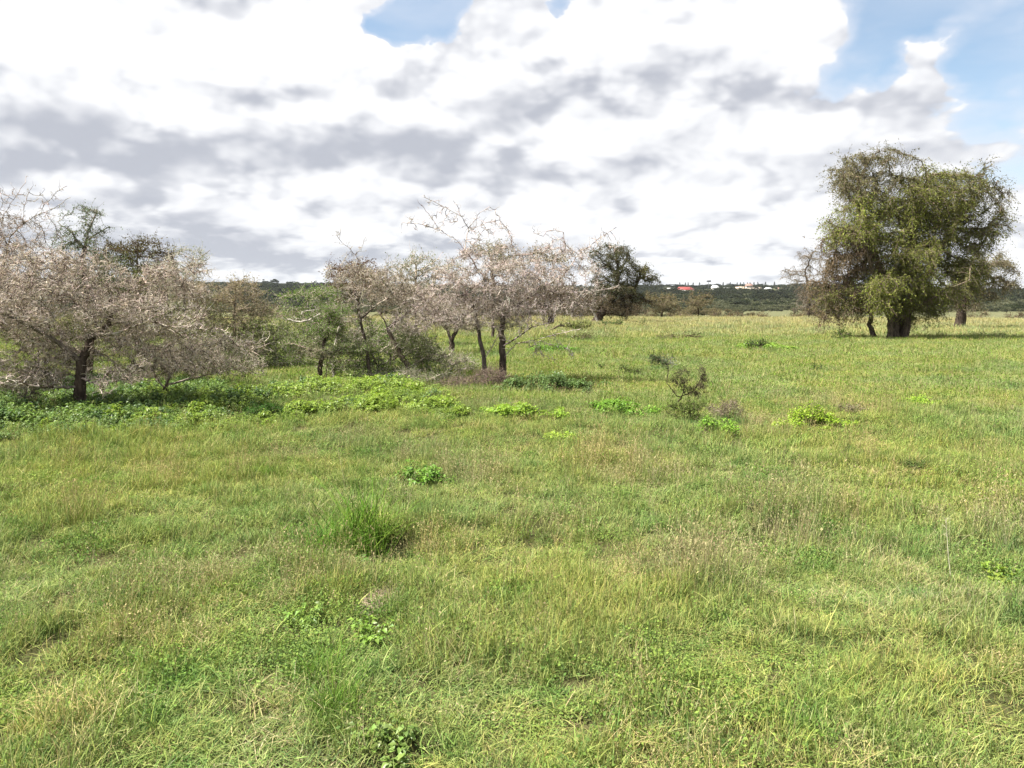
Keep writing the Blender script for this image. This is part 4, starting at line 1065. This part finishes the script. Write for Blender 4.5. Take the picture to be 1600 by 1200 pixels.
patch('leafy weed low in the grass left of the bare soil spot', 470, 990, 60, .8, .08, (0.15, 0.24, 0.045), 216, leaf=.035, dens=40, nst=5)


def weed(label, base, blobs, seed, cols, tw=(0.14, 0.12, 0.08), natt=120, name='small_shrub', cat='shrub', nleaf=8, leaf=None, ntw=3):
    Y = ground_pt(*base)[1]
    tree(name, label, cat, base, blobs, seed=seed, natt=natt, step=Y * 0.0035, R0=Y * 0.0012, leaf_cols=cols, twig=tw, ntw=ntw, ltw=Y * 0.007, rtw=Y * 0.00016, nleaf=nleaf,
         sleaf=(leaf or Y * 0.0022), fine=4.0, rtip=Y * 0.0003, trunk_n=6, group='low shrubs dotted over the field')


DG = [(0.07, 0.11, 0.035)]
weed('weed over a hollow in the left foreground, leaves coloured dark for the shadow there', (606, 866), [(608, 838, 40, 16, 1, 0), (590, 850, 20, 10, .6, 0)], 320, [(0.07, 0.095, 0.035), (0.10, 0.09, 0.04)], natt=260, leaf=.026, nleaf=9)  # weed leaves coloured dark to add the shadow beneath overhanging tufts
weed('spiky dark green shrub far out left of the huge tree', (1188, 549), [(1188, 538, 10, 10, 1, 0), (1175, 545, 8, 5, .5, 0)], 301, DG)
weed('loose round green shrub just left of the huge trunk', (1315, 534), [(1312, 524, 18, 10, 1, 0)], 302, [(0.10, 0.14, 0.04)])
weed('dark low shrub in the far grass below the leaning tree, right one', (1000, 513), [(1000, 509, 12, 4, 1, 0)], 303, DG)
weed('dark low shrub in the far grass below the leaning tree, left one', (958, 513), [(958, 508, 16, 5, 1, 0)], 304, DG)
weed('brown green long low shrub in the far grass, left of the twin tuft', (912, 534), [(912, 529, 16, 5, 1, 0)], 305, [(0.13, 0.13, 0.06)])
weed('brown long low shrub in the far grass behind the sapling', (1048, 533), [(1048, 528, 22, 6, 1, 0), (1080, 531, 18, 4, .7, 0)], 306, [(0.14, 0.135, 0.065)])
weed('round olive shrub left of the sapling leafy tuft', (985, 588), [(982, 580, 22, 8, 1, 0)], 307, [(0.12, 0.16, 0.05)])
weed('small dark weed left of the olive shrub', (940, 580), [(940, 575, 8, 6, 1, 0)], 308, DG)
weed('small dark shrub in the open grass right of the sapling', (1276, 583), [(1276, 578, 9, 5, 1, 0)], 309, DG)
weed('greenish tangle at the foot of the sapling', (1078, 655), [(1078, 638, 36, 18, 1, 0)], 310, [(0.13, 0.17, 0.05)], natt=240)
weed('brown dry tangle right of the sapling foot', (1132, 655), [(1132, 638, 34, 18, 1, 0)], 311, [(0.20, 0.17, 0.12)], tw=(0.22, 0.18, 0.14), natt=240, nleaf=3)
weed('feathery dark fern like shoot in the right foreground', (1180, 808), [(1178, 795, 14, 14, 1, 0)], 312, DG, natt=60, leaf=.014)
weed('dark leafed weed patch in the right middle grass', (1430, 735), [(1425, 725, 26, 10, 1, 0)], 313, [(0.10, 0.14, 0.045)], natt=140, leaf=.02)
weed('small dark rosette near the right of the middle grass', (1226, 708), [(1226, 704, 8, 4, 1, 0)], 314, DG, natt=50, leaf=.02)
weed('dark green stemmy weed among the yellow herbs at right', (1325, 712), [(1325, 704, 22, 8, 1, 0)], 315, DG, natt=90, leaf=.02)
weed('small shrub left of the white dead branch, coloured dark as shade under the thicket', (410, 652), [(395, 640, 50, 16, 1, 0)], 316, [(0.06, 0.12, 0.03)], natt=300, leaf=.03)  # leaf colour painted dark for the shade patch under the thicket
weed('yellowish bush at the foot of the leaning dark tree', (860, 520), [(900, 508, 30, 8, 1, 0)], 317, [(0.22, 0.24, 0.09)], natt=120)
weed('dim brown shrub near the trunk of the smaller olive tree', (1465, 518), [(1450, 516, 30, 4, 1, 0)], 318, [(0.10, 0.12, 0.05)])
weed('brown dry weed in the right middle grass near the lime cushion', (1335, 650), [(1330, 640, 30, 10, 1, 0)], 319, [(0.20, 0.18, 0.10)], tw=(0.24, 0.2, 0.14), natt=160, nleaf=3)


def stem(label, pts, rad=0.0022, col=(0.45, 0.42, 0.22), seed=1):
    """dry stalk: photo points from the foot up"""
    c = ground_pt(*pts[0]); root = np.array([c[0], c[1], float(height(c[0], c[1]))])
    pl = [at_depth(p[0], p[1], c[1]) + [0, 0, root[2]] for p in pts]; pl[0][2] = root[2]
    e = empty('dry_stalk', root, label, 'stalk', 'tall dry stalks in the foreground')
    g = Geo(); r = resample(pl, .03); tube(g, r, np.linspace(rad, rad * .45, len(r)), col, n=5)
    g.build('stem', M_twig, e)
    g = Geo(); R = np.random.default_rng(seed); m = 30; t = R.random(m)
    k = (len(r) - 1 - (t * len(r) * .35).astype(int)); a = r[k]; d = unit(R.normal(0, .6, (m, 3)) + [0, 0, 1.2]); sticks(g, a, a + d * .035, .0009, .0004, np.array(col), n=3)
    g.build('seed_head', M_twig, e)


stem('pale straight dry stalk, right of the foreground', [(1486, 905), (1482, 870), (1480, 840), (1478, 812)], .0034, (0.48, 0.46, 0.33), 1)
stem('yellow stalk leaning right in the lower right grass', [(1285, 1005), (1300, 970), (1318, 935), (1322, 925)], .0028, (0.42, 0.42, 0.14), 2)
stem('dry stalk leaning left above the brown seed patch', [(1085, 925), (1068, 890), (1048, 858), (1028, 825)], .0024, (0.42, 0.37, 0.20), 3)
stem('thin upright straw stalk in the middle grass', [(540, 772), (538, 745), (532, 715), (528, 695)], .0022, (0.40, 0.38, 0.2), 4)
stem('thin green stalk at the centre of the near grass', [(700, 760), (700, 730), (702, 705)], .0022, (0.30, 0.33, 0.12), 5)
stem('forked yellow stalk in the lower centre of the grass', [(1140, 955), (1138, 925), (1146, 895), (1150, 880)], .0024, (0.40, 0.38, 0.18), 6)

build_grass()

# bare spot of soil and straw
def litter():
    R = np.random.default_rng(4); c = ground_pt(592, 950); rx = .10
    x = c[0] + R.normal(0, .05, 900); y = c[1] + R.normal(0, .09, 900); z = height(x, y) + R.uniform(.03, .06, 900)
    g = Geo(); a = R.random(900) * 6.283; d = np.stack([np.cos(a), np.sin(a), R.normal(0, .25, 900)], 1) * .018; p = np.stack([x, y, z], 1)
    sticks(g, p - d, p + d, .0013, .001, np.array((0.42, 0.34, 0.25)) * (.6 + .6 * R.random((900, 1))), n=3)
    tag(g.build('dry_litter', M_twig), 'small heap of dry pinkish straw on a worn spot in the foreground grass', 'litter')
litter()

# ------------------------------------------------------------------ far woods, skyline and houses
def far_tree(R, kind):
    """low poly-count but leafy tree, 1 unit high"""
    g = Geo(); sticks(g, [[0, 0, -.05]], [[0, 0, .5]], .02, .012, (0.07, 0.055, 0.045), n=5)
    cols = [[(0.036, 0.045, 0.024), (0.050, 0.055, 0.030), (0.025, 0.034, 0.020)], [(0.09, 0.095, 0.055), (0.11, 0.11, 0.07), (0.06, 0.068, 0.042)], [(0.035, 0.040, 0.024), (0.028, 0.036, 0.024), (0.055, 0.055, 0.034)], [(0.035, 0.045, 0.03)] * 3, [(0.16, 0.13, 0.08), (0.13, 0.105, 0.065), (0.12, 0.12, 0.06)]][kind]
    if kind == 3:
        m = 260; z = .12 + .88 * R.random(m); rr = .11 * (1 - z) ** .6 + .02; a = R.random(m) * 6.283; c = np.stack([np.cos(a) * rr, np.sin(a) * rr, z], 1)
    else:
        c = []
        for i in range(9):
            a = R.random() * 6.283; r = .38 * math.sqrt(R.random()); cz = (.55, .36, .74, 0, .36)[kind] + R.normal(0, .13)
            k = 70; u = unit(R.normal(0, 1, (k, 3))) * (R.random((k, 1)) ** .4); c.append(u * np.array([.24, .24, (.20, .26, .10, 0, .26)[kind]]) + [math.cos(a) * r, math.sin(a) * r, cz])
        c = np.concatenate(c); m = len(c)
    leaves(g, c, R.normal(0, 1, (m, 3)), 0.10 if kind != 3 else .07, np.array(cols)[R.integers(0, 3, m)] * (.7 + .6 * R.random((m, 1))), R, mi=0, aspect=.7)
    return g


def build_woods():
    R = np.random.default_rng(21); src = [far_tree(R, 0), far_tree(R, 1), far_tree(R, 2), far_tree(R, 0)]
    n = 34000; a = R.uniform(-.75, .75, n); r = 330 * (2300 / 330) ** R.random(n)
    x = r * np.sin(a); y = r * np.cos(a)
    f = fbm(x / 60, y / 60, 81)
    dens = np.interp(r, [330, 400, 470, 560, 800, 1150, 1400, 2300], [.0, .03, .30, 1.0, 1.0, .9, .55, .5])
    left = a < -0.05; dens = np.where(left & (r > 330), np.maximum(dens, .35), dens)
    aa, bb = azel(1035, 0)[0], azel(1235, 0)[0]; town = (a > aa) & (a < bb) & (r > 960) & (r < 1290)
    dens = np.where(town, .22, dens)
    keep = R.random(n) < dens * np.clip((f - .28) * 4, .1, 1)
    x = x[keep]; y = y[keep]; r = r[keep]; town = town[keep]; n = len(x)
    s = R.uniform(3, 8, n) * np.interp(r, [300, 470, 640, 2300], [.35, .5, 1, 1.2]); s = np.where(town, s * .55, s); wv = R.uniform(1.3, 2.4, n)
    scatter('far_woodland', 'dark far off woods covering the low hill below the skyline', 'stuff', np.stack([x, y, height(x, y)], 1),
            np.stack([0 * x, 0 * x, R.random(n) * 6.283], 1), np.stack([s * wv, s * wv, s], 1), np.where((r < 640) & (R.random(n) < .8), 1, R.integers(0, 4, n)), src, M_leaf)
    print('woods', n)


build_woods()


def build_scrub():
    R = np.random.default_rng(22); src = [far_tree(R, 4), far_tree(R, 4), far_tree(R, 1)]
    n = 1500; a = R.uniform(azel(200, 0)[0] - .2, azel(1215, 0)[0], n); r = R.uniform(132, 330, n)
    d = fbm(a * 40, r / 30, 91) > .55; a = a[d]; r = r[d]; n = len(a); x = r * np.sin(a); y = r * np.cos(a)
    s = R.uniform(1.2, 3.0, n) * np.interp(r, [132, 330], [.7, 1.1])
    scatter('far_scrub', 'low brown and grey green scrub beyond the field edge', 'stuff', np.stack([x, y, height(x, y)], 1),
            np.stack([0 * x, 0 * x, R.random(n) * 6.283], 1), np.stack([s * 1.6, s * 1.6, s], 1), R.integers(0, 3, n), src, M_leaf)


build_scrub()


def sky_tree(label, px, py_top, Y, h, kind, w=1.0, group='trees standing up on the skyline', seed=1):
    R = np.random.default_rng(seed); p = at_depth(px, py_top, Y); z = float(height(p[0], p[1])); hh = max(h, p[2] - z)
    e = empty('skyline_tree', (p[0], p[1], z), label, 'tree', group)
    g = far_tree(R, kind); g.v = [a * np.array([hh * w, hh * w, hh], F32) for a in g.v]
    o = bpy.data.objects.new('crown', g.mesh('crown', M_leaf)); link(o); o.parent = e
    t = Geo(); sticks(t, [[0, 0, -.5]], [[0, 0, hh * .55]], hh * .035, hh * .02, (0.05, 0.04, 0.035), n=6)
    o2 = bpy.data.objects.new('trunk', t.mesh('trunk', M_bark)); link(o2); o2.parent = e


sky_tree('dark umbrella shaped tree, the largest on the far skyline, between the left and middle groups', 430, 436, 1350, 8, 2, 1.2, seed=1)
sky_tree('tiny umbrella tree on the far skyline left of the largest one', 413, 437, 1350, 5, 2, .8, seed=2)
ORD = ['first', 'second', 'third', 'fourth', 'fifth', 'sixth', 'seventh', 'eighth', 'ninth', 'tenth', 'eleventh', 'twelfth', 'thirteenth', 'fourteenth', 'fifteenth', 'last']
SKY = 'slim dark trees in a row on the skyline above the houses'
k = 0
for px, top in ((1062, 447), (1071, 446), (1075, 446), (1083, 446), (1093, 446), (1130, 446), (1141, 444), (1152, 445), (1157, 443), (1162, 444), (1168, 443), (1172, 441), (1178, 443), (1184, 445), (1196, 447), (1210, 447)):
    k += 1
    sky_tree('slim dark tree on the skyline above the houses, %s from the left of its row' % ORD[k - 1], px, top, 1500, 12, 3, 1.3, SKY, 100 + k)


def box(g, c, s, rot, col=(1, 1, 1), mi=0):
    x, y, z = [v / 2 for v in s]
    v = np.array([[-x, -y, -z], [x, -y, -z], [x, y, -z], [-x, y, -z], [-x, -y, z], [x, -y, z], [x, y, z], [-x, y, z]])
    ca, sa = math.cos(rot), math.sin(rot); v = v @ np.array([[ca, sa, 0], [-sa, ca, 0], [0, 0, 1]]) + np.asarray(c)
    g.add(v, q=[[0, 3, 2, 1], [4, 5, 6, 7], [0, 1, 5, 4], [1, 2, 6, 5], [2, 3, 7, 6], [3, 0, 4, 7]], c=col, mi=mi)


M_cream = flat_mat('cream_plaster', (0.55, 0.47, 0.37), var=.08, sc=.2); M_white = flat_mat('white_plaster', (0.75, 0.74, 0.72), var=.05, sc=.2)
M_pane = flat_mat('dark_window', (0.05, 0.055, 0.06), rough=.3); M_red = flat_mat('red_roof_sheet', (0.25, 0.035, 0.028), rough=.5, var=.1, sc=.3)
M_tile = flat_mat('brown_roof', (0.22, 0.13, 0.10), var=.1, sc=.3); M_steel = flat_mat('dark_steel', (0.06, 0.06, 0.065), rough=.5); M_greyroof = flat_mat('pale_roof_sheet', (0.5, 0.5, 0.5), rough=.5)


def house(label, px, py0, py1, wpx, Y, wall, roof, floors=1, depth=10, rot=0.0, pitched=True, name='house', cat='house', base_drop=4, cols=None):
    mpp = Y / FPX; w = wpx * mpp; p = at_depth(px, py1, Y); top = at_depth(px, py0, Y)[2]; z0 = p[2]
    h = max(3.0, top - z0); e = empty(name, (p[0], p[1], z0), label, cat, 'houses on the far skyline')
    g = Geo(); box(g, (0, 0, h / 2 - base_drop / 2), (w, depth, h + base_drop), rot)
    def mk(nm, g, m, par):
        o = bpy.data.objects.new(nm, g.mesh(nm, m)); link(o); o.parent = par; return o
    mk('wall', g, wall, e)
    g = Geo()
    if pitched:
        r = 0.30 * depth; hw = w / 2 + .5; hd = depth / 2 + .5
        v = np.array([[-hw, -hd, h], [hw, -hd, h], [hw, hd, h], [-hw, hd, h], [-hw * .8, 0, h + r], [hw * .8, 0, h + r], [-hw, -hd, h + .25], [hw, -hd, h + .25], [hw, hd, h + .25], [-hw, hd, h + .25]])
        ca, sa = math.cos(rot), math.sin(rot); v = v @ np.array([[ca, sa, 0], [-sa, ca, 0], [0, 0, 1]]) + [0, 0, .003]
        g.add(v, q=[[0, 3, 2, 1], [0, 1, 7, 6], [1, 2, 8, 7], [2, 3, 9, 8], [3, 0, 6, 9], [6, 7, 5, 4], [8, 9, 4, 5]], t=[[7, 8, 5], [9, 6, 4]])
    else:
        box(g, (0, 0, h + .25), (w + .6, depth + .6, .5), rot)
    mk('roof', g, roof, e)
    nw = max(2, int(w / 3.5)); ca, sa = math.cos(rot), math.sin(rot)
    for f in range(floors):
        for i in range(nw):
            xx = (i + .5) / nw * w - w / 2; zz = (f + .55) * h / floors
            g = Geo(); lx, ly = xx, -depth / 2 - .02
            box(g, (lx * ca - ly * sa, lx * sa + ly * ca, zz), (1.3, .12, min(1.5, h / floors * .5)), rot); mk('window', g, M_pane, e)


house('long low building with a bright red roof on the far hill', 1070, 454, 457, 24, 1050, M_white, M_red, 1, 14, 0.25)
house('low cream building left of the red roof', 1048, 454, 457, 14, 1080, M_cream, M_greyroof, 1, 10, 0.1)
house('small white house with a pale roof right of the hoarding', 1117, 449, 453, 9, 1250, M_white, M_greyroof, 1, 10, 0.1)
house('white block left of the cream apartment blocks', 1137, 450, 455, 11, 1230, M_white, M_greyroof, 2, 10, -0.1, False)
house('cream apartment block with brown roof, left of three', 1157, 448, 456, 12, 1200, M_cream, M_tile, 3, 12, 0.1, False, 'apartment_block', 'apartment block')
house('cream apartment block with brown roof, middle and tallest of three', 1170, 447, 456, 10, 1190, M_cream, M_tile, 3, 12, -.15, True, 'apartment_block', 'apartment block')
house('cream apartment block with brown roof, right of three', 1182, 449, 456, 11, 1210, M_cream, M_tile, 3, 12, 0.05, False, 'apartment_block', 'apartment block')
house('pale house half hidden in trees, first right of the apartment blocks', 1200, 452, 456, 9, 1220, M_cream, M_greyroof, 1, 9, .2)
house('pale house half hidden in trees, second right of the apartment blocks', 1220, 452, 456, 12, 1240, M_cream, M_tile, 1, 9, -.2)
house('white house beyond the right edge tree', 1588, 461, 465, 15, 900, M_white, M_greyroof, 1, 10, 0)
house('tiny white house on the skyline left of the crooked thorn tree', 490, 439, 442, 8, 1500, M_white, M_greyroof, 1, 9, 0)


def hoarding():
    Y = 1150; p = at_depth(1107, 455, Y); top = at_depth(1107, 439.5, Y)[2]; z = float(height(p[0], p[1])); H = top - z
    e = empty('hoarding', (p[0], p[1], z), 'dark board on a tall post above the far trees', 'billboard')
    g = Geo(); box(g, (0, 0, H / 2 - 1), (.5, .5, H), 0); o = bpy.data.objects.new('post', g.mesh('post', M_steel)); link(o); o.parent = e
    g = Geo(); box(g, (0, -.5, H + .2), (6.2, .3, 2.2), .1); o = bpy.data.objects.new('board', g.mesh('board', M_steel)); link(o); o.parent = e


hoarding()


def build_haze():
    g = Geo(); v = np.array([[x, y, z] for z in (-60, 140) for x, y in ((-3400, -3400), (3400, -3400), (3400, 3400), (-3400, 3400))], float)
    g.add(v, q=[[0, 3, 2, 1], [4, 5, 6, 7], [0, 1, 5, 4], [1, 2, 6, 5], [2, 3, 7, 6], [3, 0, 4, 7]])
    m, nt, out = new_mat('thin_haze'); pv = nt.nodes.new('ShaderNodeVolumePrincipled')
    pv.inputs['Color'].default_value = (0.80, 0.87, 0.95, 1); pv.inputs['Density'].default_value = HAZE; pv.inputs['Anisotropy'].default_value = 0.2
    nt.links.new(pv.outputs[0], out.inputs['Volume'])
    tag(g.build('haze', m), kind='stuff')


HAZE = 0.00005
build_haze()
